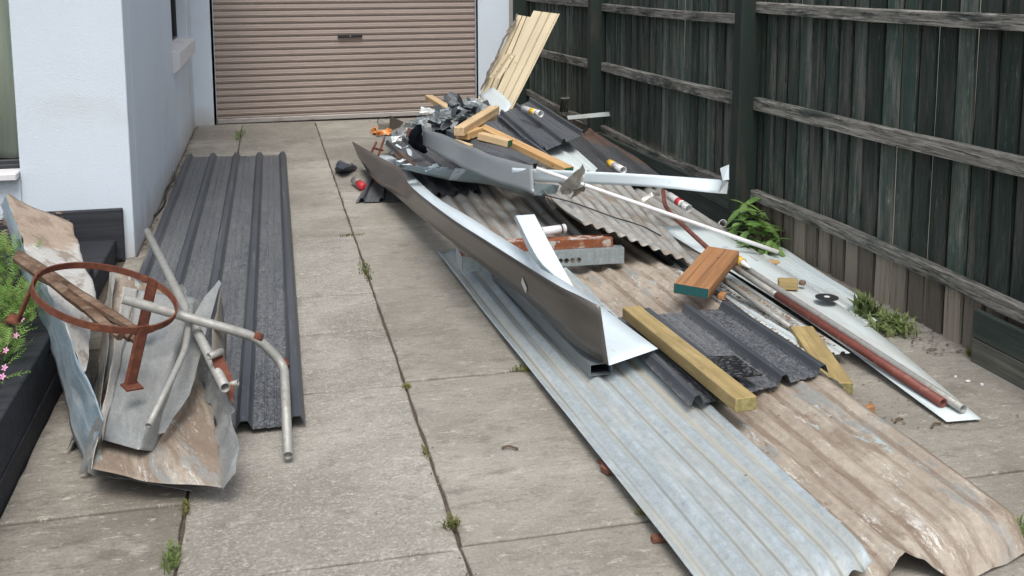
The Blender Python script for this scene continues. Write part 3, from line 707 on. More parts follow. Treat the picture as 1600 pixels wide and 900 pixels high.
# pipes
gp_ = 'old steel pipes lying across the metal trays'
def bend(pts, n=8):
    """sharp polyline with short rounded corners"""
    out = [pts[0]]
    for a, b, c in zip(pts, pts[1:], pts[2:]):
        p = b.lerp(a, min(.05/(a-b).length, .4)); q = b.lerp(c, min(.05/(c-b).length, .4))
        for i in range(5):
            f = i/4; out.append(p.lerp(b, f).lerp(b.lerp(q, f), f))
    out.append(pts[-1]); return out
P1 = [at(192, 467, .47), at(402, 527, .28), at(444, 570, .17), at(450, 712, .03)]
t = thing('bent_pipe', P1[-1], 'grey elbow-bent steel pipe with two rusty joints, open end on the concrete', 'pipe', gp_)
tube('pipe', bend(P1), .0165, M['pipe'], parent=t, seg=16)
for q in (P1[1], P1[2]):
    i = P1.index(q); d = (P1[i+1]-P1[i-1]).normalized()*.016
    tube('rusty_joint', [q-d, q+d], .0178, M['rust'], parent=t, wall=.001, seg=16)
P2 = [at(230, 362, .40), at(291, 474, .345), at(352, 606, .27)]
t = thing('straight_pipe', P2[-1], 'grey pipe slanting down from the dark roofing sheet to a rusty bracket plate', 'pipe', gp_)
tube('pipe', [P2[0], P2[0].lerp(P2[2], .5), P2[2]], .0165, M['pipe'], parent=t, seg=16)
mk('bracket_plate', [at(327, 551, .33), at(345, 548, .33), at(366, 598, .26), at(364, 631, .21), at(341, 592, .27)], [(0, 1, 2, 3, 4)], M['rust'], parent=t, sol=.006)
tube('clamp', [at(326, 557, .335), at(347, 549, .335)], .012, M['pipe'], parent=t, seg=12)
tube('clamp', [at(352, 602, .25), at(372, 598, .26)], .010, M['pipe'], parent=t, seg=12)
P3 = [at(299, 478, .37), at(289, 548, .31), at(268, 592, .27), at(232, 665, .20)]
t = thing('thin_pipe', P3[-1], 'thin dull conduit with a flattened lower end lying in the grey folded flashing', 'pipe', gp_)
tube('pipe', bend(P3), [.011]*len(bend(P3)), M['pipe'], parent=t, seg=12)
# rusty ring stand
RC = at(166, 463, .50)
th = R(-19); ax = V(math.cos(th), -.1, math.sin(th)).normalized(); ay = V(.06, 1, .10); ay = (ay-ax*ay.dot(ax)).normalized(); an_ = ax.cross(ay)
if an_.z < 0: an_ = -an_
RR = .232
t = thing('ring_stand', RC-V(0, 0, .2), 'rusty iron ring stand on three flat legs lying on the metal trays', 'ring stand')
n = 64; vs = []; fs = []
for i in range(n):
    a = 2*math.pi*i/n; d = ax*math.cos(a)+ay*math.sin(a)
    for rr, hh in ((RR, -.011), (RR, .011), (RR-.006, .011), (RR-.006, -.011)): vs.append(RC+d*rr+an_*hh)
for i in range(n):
    for j in range(4): fs.append((i*4+j, i*4+(j+1) % 4, ((i+1) % n)*4+(j+1) % 4, ((i+1) % n)*4+j))
mk('ring', vs, fs, M['rust'], parent=t)
for deg, L in ((-45, .20), (62, .20), (182, .17)):
    d = ax*math.cos(R(deg))+ay*math.sin(R(deg)); A = RC+d*(RR-.004)+an_*.013; B = A-an_*L+d*.02
    tan = an_.cross(d).normalized(); rows = []
    for p in (A, A.lerp(B, .5), B):
        rows.append([p+tan*.021+d*-.006, p+tan*.014, p-tan*.014, p-tan*.021+d*-.006])
    loft('leg', rows, M['rust'], parent=t, sol=.006)
    rows = [[B+tan*s*.03+d*e for s in (-1, 1)] for e in (-.012, .03)]
    loft('foot', rows, M['rust'], parent=t, sol=.006)
gs = 'old split sticks bundled through the rusty ring'
ends = [((28, 396, .56), (212, 518, .40)), ((24, 404, .55), (205, 528, .385)), ((34, 408, .54), (218, 534, .375)), ((62, 425, .54), (190, 524, .40)), ((110, 452, .505), (222, 520, .40))]
dsc = ['upper split timber stick through the rusty ring', 'split stick with the thickest grey butt poking past the ring', 'lowest split stick of the bundle under the ring', 'short split stick in the middle of the bundle', 'thin dark sliver lying on the right end of the stick bundle']
for k, (a, b) in enumerate(ends):
    A, B = at(*a), at(*b); pts = along([A, B], 9); pts = [p+V(nz(p, 8, k)*.006, 0, nz(p, 8, k+9)*.008) for p in pts]
    tube('timber_stick', pts, [.016+.006*nz(p, 14, k) for p in pts], M['oldwood'], seg=6, hollow=False, smooth=False, label=dsc[k], cat='stick', group=gs)
# wood mulch on the step
# ------------------------------------------------------------------ main heap, sheets on the ground
def s1d(u, v):
    e = max(0, 1-v/.03)      # curled near edge
    return V(0, 0, -.022*e*e+.004*e*nz((u*9, 1, 0), 2))+V(0, .03*e*nz((u*5, 0, 0), 2), .010*math.sin(v*7+u*2)*(1-abs(u-.5)))
panel('corrugated_sheet', V(1.015, 2.05, .03), V(1.45, 2.14, .085), V(1.40, 5.2, .10), V(.875, 5.46, .03), corr(7, .0074), M['galv'], nv=60, wob=.006, disp=s1d, smooth=True,
      label='long blue-grey galvanised corrugated sheet at the near left of the heap', cat='corrugated sheet')
def s2(u, v):
    """mud-stained sheet: flattened ribs, near end and right edge bent down to the concrete"""
    x0 = 1.30-.20*v; x1 = 1.945; y = 2.125+4.6*v
    uu = min(u, .94)/.94; x = x0+(x1-x0)*uu
    z = .034+.058*min(1, uu*1.3)-.012*v
    c_ = math.cos(2*math.pi*uu*8.5)
    z += .0155*(.8+.5*nz((uu*4, v*5, 0), 1.3))*(max(0, c_)**1.6-.35*max(0, -c_)) + .007*nz((x, y, 0), 2.3, 4)+.0025*nz((x, y, 0), 12, 1)
    if u > .94: t_ = (u-.94)/.06; x += .02*t_; z = z*(1-t_)+.012*t_
    f = (y-2.125)/.12
    if f < 1:
        bump_ = max(0, 1-abs(x-1.555)/.10)
        k_ = (1-f)*(1-.9*bump_); z = z*(1-k_)+.010*k_+.022*bump_*(1-f); y += .035*bump_*(1-f)
        y += .055*(1-f)*max(0, (x-1.78)/.18)-.02*max(0, 1-abs(x-1.70)/.09)*(1-f)
        z += .018*(1-f)*(abs(((x*7.3+f*.6) % 1)-.5)-.25)*(1-bump_)+.010*f*(1-f)*4*(abs(((x*9+f) % 1)-.5)-.25)
    return V(x, y, max(z, .006))
nu_, nv_ = 84, 110; nearv = [(.028*(j/10)) if j < 10 else .028+(1-.028)*((j-10)/(nv_-10))**1.15 for j in range(nv_+1)]
o = loft('corrugated_sheet', [[s2(i/nu_, v) for i in range(nu_+1)] for v in nearv], M['brown'], smooth=True, label='mud-brown corrugated sheet with a crumpled near corner at the bottom right', cat='corrugated sheet')
for p in o.data.polygons[:12*nu_]: p.use_smooth = False
at_ = o.data.attributes.new('rib', 'FLOAT', 'POINT'); at_.data.foreach_set('value', [.5+.5*math.cos(2*math.pi*8.5*min(i/nu_, .94)/.94) for i in range(nu_+1)]*(nv_+1))
# older corrugated pieces behind
panel('corrugated_sheet', V(1.02, 4.98, .085), V(1.62, 4.98, .14), V(1.72, 6.95, .16), V(1.04, 7.0, .10), corr(8, .009), M['galv_old'], nv=20, wob=.012, smooth=True, seed=9,
      label='grey corrugated sheet behind the perforated purlin', cat='corrugated sheet')
panel('corrugated_sheet', at(905, 350, .31), at(1085, 411, .11), V(2.36, 6.5, .13), V(1.40, 6.1, .40), corr(10, .010), M['galv_old'], nv=24, wob=.02, smooth=True, seed=2,
      label='tilted old corrugated sheet with wavy near edge above the purlin', cat='corrugated sheet')
panel('corrugated_sheet', V(2.0, 4.7, .06), V(2.52, 4.75, .06), V(2.62, 6.6, .08), V(2.0, 6.4, .09), corr(7, .009), M['galv_old'], nv=18, wob=.012, smooth=True, seed=12,
      label='old corrugated sheet lying by the fence post under the white conduit', cat='corrugated sheet')
panel('roofing_sheet', V(1.62, 3.75, .045), V(2.12, 3.8, .045), V(2.2, 5.3, .05), V(1.6, 5.3, .05), trim(.55, [.03, .22, .41]), M['dark_clean'], nv=8, wob=.006,
      label='blue-charcoal roofing sheet showing under the tilted corrugated sheet', cat='roofing sheet')
panel('roofing_sheet', V(1.93, 3.48, .05), V(2.22, 3.50, .05), V(2.22, 4.85, .06), V(1.78, 4.75, .06), trim(.42, [.02, .09, .16, .23, .30, .37], .04, .02, .011, False), M['pale_dirty'], nv=14, wob=.006,
      label='pale ribbed sheet with lines of leaf dirt beside the brown timber offcut', cat='roofing sheet')
for k in range(4):
    vs = []; fs = []
    for i in range(150):
        f = random.random(); A = V(1.97+.07*k, 3.55, .063).lerp(V(1.86+.09*k, 4.7, .075), f)+V(random.gauss(0, .008), 0, 0)
        s = random.uniform(.004, .011); a = random.random()*6; b0 = len(vs)
        vs += [A+V(math.cos(a+c)*s, math.sin(a+c)*s, random.uniform(0, .008)) for c in (0, 1.9, 3.9)]; fs.append((b0, b0+1, b0+2))
    mk('leaf_dirt', vs, fs, M['dryleaf'], label='crumbled leaf litter lying in a rib of the pale sheet', cat='leaf litter', group='leaf litter in the sheet ribs', kind='stuff')
panel('roofing_sheet', at(1318, 512, .02), V(2.66, 3.86, .02), V(2.80, 5.1, .02), V(2.22, 5.6, .03), trim(.55, [.04, .2, .36, .51], .045, .02, .016), M['pale'], nv=16, wob=.012,
      label='wide pale ribbed sheet against the foot of the fence', cat='roofing sheet')
loft('flat_flashing', ruled([[V(2.245, 2.93, .012), V(2.25, 4.0, .055), V(2.18, 5.5, .09)], [V(2.375, 2.92, .012), V(2.50, 4.0, .05), V(2.50, 5.45, .08)]], 4, 24), M['pale'],
     label='long pale flat flashing tapering out from under the pipes', cat='flashing', smooth=True)
# steel pipes
gq = 'steel pipes lying on the pale flashing'
A, B = at(1148, 408, .15), at(1505, 639, .035)
t = thing('steel_pipe', B, 'grey galvanised pipe running under the timber offcut to the near end of the pale flashing', 'pipe', gq)
tube('pipe', along([A, B], 8), .016, M['pipe'], parent=t)
A, B = at(1138, 412, .15), at(1474, 630, .035); C_ = at(1194, 459, .13); C_ = A.lerp(B, (C_-A).length/(B-A).length)
t = thing('steel_pipe', B, 'red oxide pipe with a grey far end, lying beside the galvanised pipe', 'pipe', gq)
tube('pipe', [C_, B], .0175, M['redpipe'], parent=t); tube('socket', [A, C_], .0155, M['pipe'], parent=t)
A, B = at(1120, 430, .12), at(1215, 495, .07)
tube('steel_pipe', [A, B], .011, M['pipe'], label='thin grey pipe left of the red oxide pipe, under the offcut', cat='pipe', group=gq)
# timbers
t = beam('timber_post', at(986, 487, .168), at(1166, 632, .165), .078, .048, [M['treated'], M['treated_end']], end=1, label='long yellow-green treated timber lying over the dark roofing offcut', cat='timber', group='treated timbers')
beam('timber_post', at(1252, 518, .06), at(1313, 608, .04), .095, .05, [M['treated'], M['treated_end']], end=1, label='treated timber poking out under the right side of the dark roofing offcut', cat='timber', group='treated timbers')
panel('roofing_sheet', V(1.345, 3.06, .105), V(1.945, 3.20, .112), V(1.90, 3.93, .122), V(1.325, 3.96, .11), trim(.60, [.03, .215, .40, .575], .055, .018, .034), M['dark'], nv=10, wob=.004,
      label='short charcoal ribbed roofing offcut under the long treated timber', cat='roofing sheet')
poly = [(1087, 561), (1112, 557), (1150, 557), (1163, 568), (1191, 586), (1170, 588), (1131, 590), (1108, 577)]
c = at(1135, 573, .168); vs = [c]+[at(a, b, .163+.006*math.sin(a)) for a, b in poly]
mk('bitumen_mat', vs, [(0, i+1, (i+1) % 8+1) for i in range(8)], M['mat'], sol=.006, label='torn black bitumen mat beside the treated timber', cat='mat')
loft('shade_cloth', crumple(ruled([[at(1262, 582, .06), at(1300, 610, .05), at(1345, 642, .02)], [at(1275, 578, .08), at(1312, 605, .06), at(1350, 640, .03)], [at(1286, 585, .03), at(1320, 612, .02), at(1352, 645, .005)]], 4, 12), .02, 22), M['mesh'], smooth=True,
     label='crumpled grey shade cloth along the edge of the brown sheet', cat='shade cloth')
loft('blue_offcut', ruled([[at(1528, 782, .03), at(1575, 822, .01)], [at(1536, 780, .03), at(1568, 812, .01)]], 3, 6), M['white'], label='pale blue sliver of sheet poking from the brown sheet corner', cat='metal offcut')
# offcut block and small things
A, B = at(1080, 446, .225), at(1130, 388, .235)
beam('timber_offcut', A-V(0, 0, .024), B-V(0, 0, .024), .155, .048, [M['hardwood'], M['teal']], end=-1, roll=R(3), label='short red-brown timber offcut with a teal painted end on top of the pipes', cat='timber offcut')
beam('timber_block', at(1216, 443, .09), at(1246, 444, .09), .055, .045, M['treated'], label='small yellow timber block on the wide pale sheet', cat='timber block')
c = at(1292, 465, .085)
tube('grinding_disc', [c, c+V(0, 0, .003)], .052, M['disc'], hollow=False, seg=40, smooth=False, label='thin black cutting disc with a pale centre on the wide pale sheet', cat='cutting disc')
dk = bpy.data.objects[-1] if False else [o for o in COL.objects if o.name == 'grinding_disc'][0]
tube('hub', [c+V(0, 0, .004), c+V(0, 0, .0055)], .013, M['pvc'], hollow=False, seg=20, parent=dk, smooth=False)
# ------------------------------------------------------------------ long bronze and white flashing on a box section
t = thing('long_flashing', at(950, 570, .1), 'very long angle flashing, brown outside and white inside, propped over the near galvanised sheet', 'flashing')
bot = [at(560, 246, .10), at(583, 279, .12), at(615, 303, .15), at(657, 339, .20), at(711, 382, .245), at(764, 423, .245), at(814, 461, .215), at(866, 508, .175), at(900, 540, .15), at(951, 571, .13)]
top = [at(550, 221, .17), at(593, 245, .24), at(625, 264, .31), at(642, 291, .35), at(701, 338, .42), at(760, 376, .435), at(815, 411, .42), at(872, 446, .395), at(905, 462, .375), at(938, 479, .345)]
rgt = [at(566, 244, .12), at(614, 245, .14), at(657, 286, .18), at(689, 313, .22), at(733, 339, .255), at(790, 375, .255), at(838, 405, .24), at(889, 441, .205), at(940, 479, .175), at(1028, 545, .165)]
loft('brown_face', ruled([bot, top], 4, 48), M['bronze'], parent=t, smooth=True)
loft('white_face', ruled([[p+V(.003, 0, 0) for p in bot], rgt], 4, 48), M['white'], parent=t, smooth=True)
q = bot[5].lerp(top[5], .55)
def onface(a, f): return bot[6].lerp(bot[7], a).lerp(top[6].lerp(top[7], a), f)+V(-.004, -.004, 0)
mk('sticker', [onface(.02, .42), onface(.17, .22), onface(.19, .40), onface(.05, .62)], [(0, 1, 2, 3)], M['pvc'], parent=t, sol=.0005)
A, B = at(939, 577, .088), at(880, 520, .088)
def boxtube(name, A, B, w_, h_, mat, wall=.003, **k):
    d = (B-A).normalized(); y = V(0, 0, 1).cross(d).normalized(); z = d.cross(y); vs = []; fs = []
    for p, s in ((A, 0), (B, 0), (B, wall), (A, wall)):
        for a, b in ((-1, -1), (1, -1), (1, 1), (-1, 1)): vs.append(p+y*a*(w_/2-s)+z*b*(h_/2-s))
    for i in range(4):
        for j in range(4): fs.append((i*4+j, i*4+(j+1) % 4, ((i+1) % 4)*4+(j+1) % 4, ((i+1) % 4)*4+j))
    return mk(name, vs, fs, mat, uv=[(v.x, v.y) for v in vs], **k)
bs_ = boxtube('box_section', A, A.lerp(B, 3.2), .088, .046, M['grey'], label='rectangular steel tube under the near end of the long flashing, open end facing out', cat='steel tube')
boxtube('inner_shade', A.lerp(B, .05), A.lerp(B, 3.1), .081, .039, M['frame'], .002, parent=bs_)  # added dark inner tube, stands in for the shade inside the open end
# perforated purlin, rusty channel, short white flashing
A, B = at(722, 425, .115), at(975, 411, .115); B.y = A.y-.02 if abs(B.y-A.y) > .4 else B.y
y = V(0, 1, 0); zt = .078
t = thing('purlin', A.lerp(B, .5), 'grey steel purlin with a row of round holes lying across the heap', 'steel purlin')
d = (B-A).normalized(); L = (B-A).length; n_ = V(-d.y, d.x, 0)
# front web with real holes
hx = [L*f for f in (.600, .638, .676, .714)]; r_ = .0125; hz = zt*.36
vs = []; fs = []; seg = 16
def W(x, z, o=0): return A+d*x+V(0, 0, z)+n_*o
x0 = 0; cuts = []
for h in hx:
    cuts += [(h-.0165, h+.0165, h)]
def quad(a, b, z0=0, z1=zt):
    k = len(vs); vs.extend([W(a, z0), W(b, z0), W(b, z1), W(a, z1)]); fs.append((k, k+1, k+2, k+3))
prev = 0
for a, b, h in cuts:
    if a > prev: quad(prev, a)
    quad(a, b, 0, hz-.0165); quad(a, b, hz+.0165, zt)
    k = len(vs)
    for i in range(seg):
        an = 2*math.pi*i/seg; ca_, sa_ = math.cos(an), math.sin(an); m_ = max(abs(ca_), abs(sa_))
        vs.append(W(h+ca_*r_, hz+sa_*r_)); vs.append(W(h+ca_/m_*.0165, hz+sa_/m_*.0165))
    for i in range(seg):
        j = (i+1) % seg; fs.append((k+2*i, k+2*i+1, k+2*j+1, k+2*j))
    prev = b
quad(prev, L)
mk('web', vs, fs, M['purlin'], uv=[((v-A).dot(d), v.z) for v in vs], parent=t, sol=.002)
for z_ in (0, zt):
    loft('flange', [[W(0, z_, .001), W(L, z_, .001)], [W(0, z_, .06), W(L, z_, .06)]], M['purlin'], parent=t, sol=.002)
mk('end_plate', [at(712, 384, .235), at(722, 402, .193), at(722, 425, .115), at(714, 409, .15)], [(0, 1, 2, 3)], M['purlin'], parent=t, sol=.002)
loft('top_lip', [[at(722, 401, .194), at(764, 402, .194)], [at(713, 388, .225), at(730, 390, .22)]], M['rust_paint'], parent=t, sol=.002)
A2 = A+V(.02, .03, zt+.003); B2 = B+V(-.05, .03, zt+.003)
t = thing('rusty_channel', A2.lerp(B2, .5), 'rust-red steel channel with flaking grey paint resting on the purlin', 'steel channel')
loft('web', [[A2, B2], [A2+V(0, 0, .042), B2+V(0, 0, .042)]], M['rust_paint'], parent=t, sol=.004)
loft('flange', [[A2+V(0, .003, .043), B2+V(0, .003, .043)], [A2+V(0, .06, .047), B2+V(0, .06, .047)]], M['rust_paint'], parent=t, sol=.004)
loft('flange', [[A2+V(0, .003, 0), B2+V(0, .003, 0)], [A2+V(0, .06, 0), B2+V(0, .06, 0)]], M['rust_paint'], parent=t, sol=.004)
t = thing('short_flashing', at(880, 436, .2), 'short white folded flashing propped up across the purlin', 'flashing')
a_ = [at(806, 337, .43), at(838, 400, .36), at(866, 430, .30)]; b_ = [at(835, 335, .44), at(866, 394, .37), at(896, 448, .255)]
c_ = [at(803, 341, .39), at(828, 396, .31), at(846, 420, .26)]
loft('face', ruled([a_, b_], 3, 10), M['white'], parent=t); loft('side', ruled([c_, [p-V(.002, 0, .001) for p in a_]], 2, 10), M['bluegrey'], parent=t)  # side in darker blue-grey: shaded side of the white fold put into its colour
# ------------------------------------------------------------------ the mound in front of the roller door
gc = 'cream sheets leaning on the fence'
cp = [(0, .02), (.04, .02), (.06, .02), (.28, .02), (.30, 0), (.33, 0), (.35, .02), (.59, .02), (.61, 0), (.64, 0), (.66, .02), (.90, .02), (.915, 0), (.93, 0), (.95, .024), (1, .024)]
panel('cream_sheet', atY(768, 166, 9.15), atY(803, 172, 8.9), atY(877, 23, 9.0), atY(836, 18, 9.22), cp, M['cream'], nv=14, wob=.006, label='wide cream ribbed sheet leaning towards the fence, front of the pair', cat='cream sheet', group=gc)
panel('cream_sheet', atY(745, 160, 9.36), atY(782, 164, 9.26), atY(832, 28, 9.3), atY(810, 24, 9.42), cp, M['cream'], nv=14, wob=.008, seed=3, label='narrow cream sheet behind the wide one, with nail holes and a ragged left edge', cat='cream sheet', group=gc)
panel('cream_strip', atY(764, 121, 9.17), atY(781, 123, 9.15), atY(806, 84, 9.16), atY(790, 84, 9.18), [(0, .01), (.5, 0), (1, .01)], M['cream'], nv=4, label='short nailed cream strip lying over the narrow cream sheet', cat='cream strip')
for k, (a, b) in enumerate(((776, 112), (783, 101), (790, 107), (797, 92), (770, 118), (801, 86))):
    c = atY(a, b, 9.12); tube('nail', [c, c+V(-.004, -.035, .006)], .0035, M['rust'], seg=6, hollow=False, label='rusty nail sticking out of the cream strip', cat='nail', group='nails in the cream strip')
loft('ragged_edging', crumple(ruled([[atY(811, 22, 9.35), atY(785, 72, 9.3), atY(754, 140, 9.3)], [atY(807, 24, 9.38), atY(779, 76, 9.33), atY(749, 142, 9.33)]], 2, 20), .02, 30), M['greywood'], label='ragged grey-brown edging strip along the narrow cream sheet', cat='edging strip')
def trap(n, x0=.0, x1=1., h=.028, w=1.): return trim(w, [w*(x0+(x1-x0)*i/(n-1)) for i in range(n)], .055, .02, h)
RS = 'roofing sheet'
panel('roofing_sheet', at(842, 240, .34), at(916, 208, .43), at(832, 156, .52), at(778, 180, .50), trap(3, .1, .93, .03, .55), M['dark_clean'], nv=12, wob=.012, label='charcoal ribbed sheet on the right shoulder of the heap, below the cream sheets', cat=RS)
panel('roofing_sheet', at(806, 270, .30), at(858, 246, .34), at(776, 182, .46), at(705, 200, .42), trap(3, .08, .95, .03, .5), M['dark'], nv=12, wob=.012, seed=3, label='charcoal ribbed sheet under the long orange pine beam', cat=RS)
panel('roofing_sheet', at(925, 290, .16), at(1038, 278, .15), at(936, 203, .20), at(858, 214, .32), trap(3, .16, .78, .028, .6), M['dark_brown'], nv=14, wob=.010, seed=6, label='charcoal roofing sheet with a rusty brown stripe sloping down to the fence', cat=RS)
panel('roofing_sheet', at(902, 273, .23), at(933, 268, .22), at(882, 221, .33), at(845, 232, .33), [(0, 0), (.4, 0), (.45, .018), (.55, .018), (.6, 0), (.9, 0), (.95, .018), (1, .018)], M['pale'], nv=8, wob=.004, label='small pale ribbed offcut beside the rusty striped roofing sheet', cat='roofing offcut')
panel('roofing_sheet', at(636, 262, .26), at(800, 276, .28), at(690, 212, .36), at(600, 224, .27), trap(4, .06, .95, .026, .75), M['dark_brown'], nv=12, wob=.014, seed=8, label='charcoal roofing sheet at the left foot of the heap with white scraps on its edge', cat=RS)
panel('roofing_sheet', at(664, 309, .10), at(752, 303, .12), at(735, 262, .18), at(632, 266, .16), trap(3, .25, .9, .03, .5), M['dark_clean'], nv=8, wob=.006, seed=11, label='charcoal roofing sheet peeping out under the blue-grey flashing', cat=RS)
panel('roofing_sheet', at(556, 316, .008), at(632, 314, .008), at(624, 276, .012), at(576, 279, .012), trap(3, .12, .95, .028, .42), M['dark'], nv=6, wob=.003, seed=12, label='small charcoal roofing offcut flat on the concrete behind the long flashing', cat='roofing offcut')
loft('grey_flashing', crumple(ruled([[at(661, 226, .44), at(700, 250, .42), at(735, 268, .40), at(779, 285, .38), at(835, 303, .36)], [at(660, 203, .54), at(705, 217, .52), at(752, 240, .50), at(790, 252, .49), at(833, 259, .49)], [at(664, 202, .54), at(708, 215, .52), at(756, 238, .50), at(793, 250, .49), at(836, 258, .48)]], 6, 28), .006, 5), M['grey'],
     label='broad dull grey flashing sweeping across the front of the heap', cat='flashing', smooth=True)
loft('dark_gutter', crumple(ruled([[at(696, 216, .47), at(738, 238, .44), at(773, 252, .42), at(828, 270, .38)], [at(697, 204, .53), at(740, 219, .50), at(774, 232, .48), at(832, 258, .43)], [at(712, 200, .53), at(755, 215, .50), at(789, 228, .48), at(842, 252, .43)]], 4, 20), .004, 5), M['dark_clean'],
     label='dark ridge capping behind the broad grey flashing', cat='ridge capping')
t = thing('blue_flashing', at(730, 280, .28), 'blue-grey folded flashing with a white labelled end under the broad grey flashing', 'flashing')
loft('face', ruled([[at(626, 263, .27), at(700, 281, .25), at(765, 289, .26), at(826, 306, .26)], [at(625, 257, .32), at(708, 265, .33), at(768, 274, .34), at(828, 292, .34)]], 4, 20), M['bluegrey'], parent=t, smooth=True)
loft('white_end', [[at(701, 281, .262), at(747, 280, .262)], [at(711, 263, .35), at(734, 264, .35)]], M['white'], parent=t)
for a in (714, 722): loft('label', [[at(a, 271, .313), at(a+7, 271, .313)], [at(a+1, 267, .333), at(a+7, 267, .333)]], M['label'], parent=t, sol=0)
t = thing('white_flashing', at(980, 285, .35), 'long flat pale blue-white flashing reaching from the heap to the fence post', 'flashing')
loft('strip', ruled([[at(800, 283, .39), at(832, 284, .39), at(1000, 291, .37), at(1122, 302, .33)], [at(800, 262, .47), at(832, 264, .47), at(1000, 272, .44), at(1129, 281, .39)]], 4, 20), M['white'], parent=t, smooth=True)
loft('end_fold', [[at(1122, 302, .33), at(1136, 303, .33)], [at(1129, 282, .39), at(1138, 284, .39)]], M['grey'], parent=t)
loft('end_tab', [[at(1129, 282, .39), at(1139, 281, .395)], [at(1125, 263, .46), at(1139, 257, .48)]], M['white'], parent=t)
t = thing('box_gutter_end', at(830, 300, .34), 'small blue-grey folded box end with a paper label under the white flashing', 'flashing offcut')
loft('side', [[at(834, 305, .33), at(862, 306, .33)], [at(836, 286, .40), at(864, 288, .40)]], M['bluegrey'], parent=t)
loft('label', [[at(836, 303, .336), at(845, 304, .336)], [at(837, 288, .391), at(848, 289, .391)]], M['pvc'], parent=t)
loft('side', [[at(862, 306, .33), at(870, 300, .35)], [at(864, 288, .40), at(874, 290, .40)]], M['bluegrey'], parent=t)
loft('pale_flashing', crumple(ruled([[at(748, 149, .50), at(764, 168, .48), at(787, 187, .46)], [at(770, 136, .58), at(786, 148, .56), at(800, 163, .53)]], 4, 8), .004, 8), M['pale'], label='pale grey flat sheet end standing in front of the cream sheets', cat='flashing', smooth=True)
loft('white_trim', ruled([[at(888, 187, .42), at(957, 181, .36)], [at(886, 181, .45), at(957, 174, .39)]], 2, 6), M['pale'], label='thin pale trim jutting from the heap towards the far fence post', cat='trim')
# pine beams
gw = 'sawn pine beams tossed on the heap'
beam('pine_beam', at(670, 152, .40), at(722, 184, .38), .07, .045, [M['pine'], M['pine']], end=-1, label='pale pine beam at the back of the heap, its end in front of the roller door', cat='timber', group=gw)
beam('pine_beam', at(717, 206, .565), at(773, 171, .62), .07, .055, [M['pine'], M['pine']], end=-1, label='pine beam slanting up to the right on top of the heap', cat='timber', group=gw)
beam('pine_beam', at(746, 197, .545), at(889, 266, .385), .075, .04, [M['pine_o'], M['greenend']], end=1, label='longest orange pine beam running down the right of the heap to a green end', cat='timber', group=gw)
beam('pine_beam', at(722, 212, .53), at(745, 204, .54), .10, .05, M['pine_o'], label='square orange pine offcut below the slanting beam', cat='timber', group=gw)
beam('pine_beam', at(750, 212, .53), at(797, 224, .50), .06, .045, [M['pine'], M['greenend']], end=1, label='short pine beam with a green end beside the longest beam', cat='timber', group=gw)
beam('pine_beam', at(745, 187, .56), at(772, 183, .56), .06, .04, M['pine'], label='stub of pine poking out behind the crossing of the two beams', cat='timber', group=gw)
beam('pine_beam', at(708, 221, .50), at(735, 230, .48), .05, .03, M['pine'], label='splintered pine offcut lying on the dark ridge capping', cat='timber', group=gw)
# filling under the mound: bent sheets that the heap rests on
loft('bent_sheet', crumple(ruled([[at(620, 212, .14), at(700, 190, .40), at(770, 176, .44)], [at(660, 232, .20), at(720, 228, .36), at(800, 230, .36)], [at(690, 262, .2), at(770, 270, .24), at(850, 268, .24)]], 10, 26), .05, 7), M['scrap_dark'], label='dark buckled sheet buried in the middle of the heap', cat='metal sheet', smooth=True)
loft('bent_sheet', crumple(ruled([[at(606, 205, .0), at(680, 178, .20), at(760, 168, .28)], [at(625, 222, .1), at(700, 195, .40), at(775, 180, .46)]], 8, 20), .04, 8, 5), M['galv_flat'], label='grey buckled sheet at the back foot of the heap', cat='metal sheet', smooth=True)
rs = random.Random(11)
def scrap(c, s, mat, label, group, name='metal_scrap'):
    n = 4; a = rs.uniform(0, 6.28); tilt = Vector((rs.gauss(0, .5), rs.gauss(-.25, .5), 1)).normalized(); x = V(math.cos(a), math.sin(a), 0); x = (x-tilt*x.dot(tilt)).normalized(); y = tilt.cross(x)
    sx, sy = s*rs.uniform(.7, 1.5), s*rs.uniform(.25, .8); sd_ = rs.random()*90; fold = rs.uniform(-1.2, 1.2); rows = []
    for j in range(n+1):
        r = []
        for i in range(n+1):
            u, v = i/n-.5, j/n-.5
            p = c+x*(u*sx)+y*(v*sy*(1+.4*nz((u, 0, 0), 3, sd_)))+tilt*(abs(u)*sx*fold*.5)
            r.append(p+Vector((nz(p, 28, sd_), nz(p, 28, sd_+3), nz(p, 28, sd_+7)))*s*.08)
        rows.append(r)
    loft(name, rows, mat, label=label, cat='metal scrap', group=group, sol=.0012)
ZN = ('at the near foot of the tangle', 'halfway up the tangle', 'at the top of the tangle')
for i in range(170):
    t_ = rs.random()**.9; wd_ = 9+9*math.sin(math.pi*t_); px = 612+140*t_+rs.gauss(0, 5); py = 222-58*t_+rs.gauss(0, .5)*wd_; z = .08+.46*min(1, t_*1.2)+rs.uniform(-.02, .08)
    k_ = rs.random(); kd = 0 if k_ < .50-.10*t_ else 1 if k_ < .86-.06*t_ else 2
    nm_ = ('light', 'blue-grey', 'dark')[kd]; z_ = ZN[min(2, int(t_*3))]
    scrap(at(px, py, z), rs.uniform(.08, .19)*(1 if kd != 0 else .8), (M['scrap'], M['scrap_blue'], M['scrap_dark'])[kd], 'torn %s scrap of sheet metal %s' % (nm_, z_), nm_+' metal scraps '+z_)
for px, py, z in ((624, 250, .30), (634, 256, .29), (655, 262, .29), (672, 266, .30), (678, 259, .31), (640, 240, .29), (628, 232, .28), (690, 262, .32)):
    scrap(at(px, py, z), .075, M['white'], 'small white scrap of sheet on the left charcoal roofing sheet', 'white scraps at the foot of the heap')
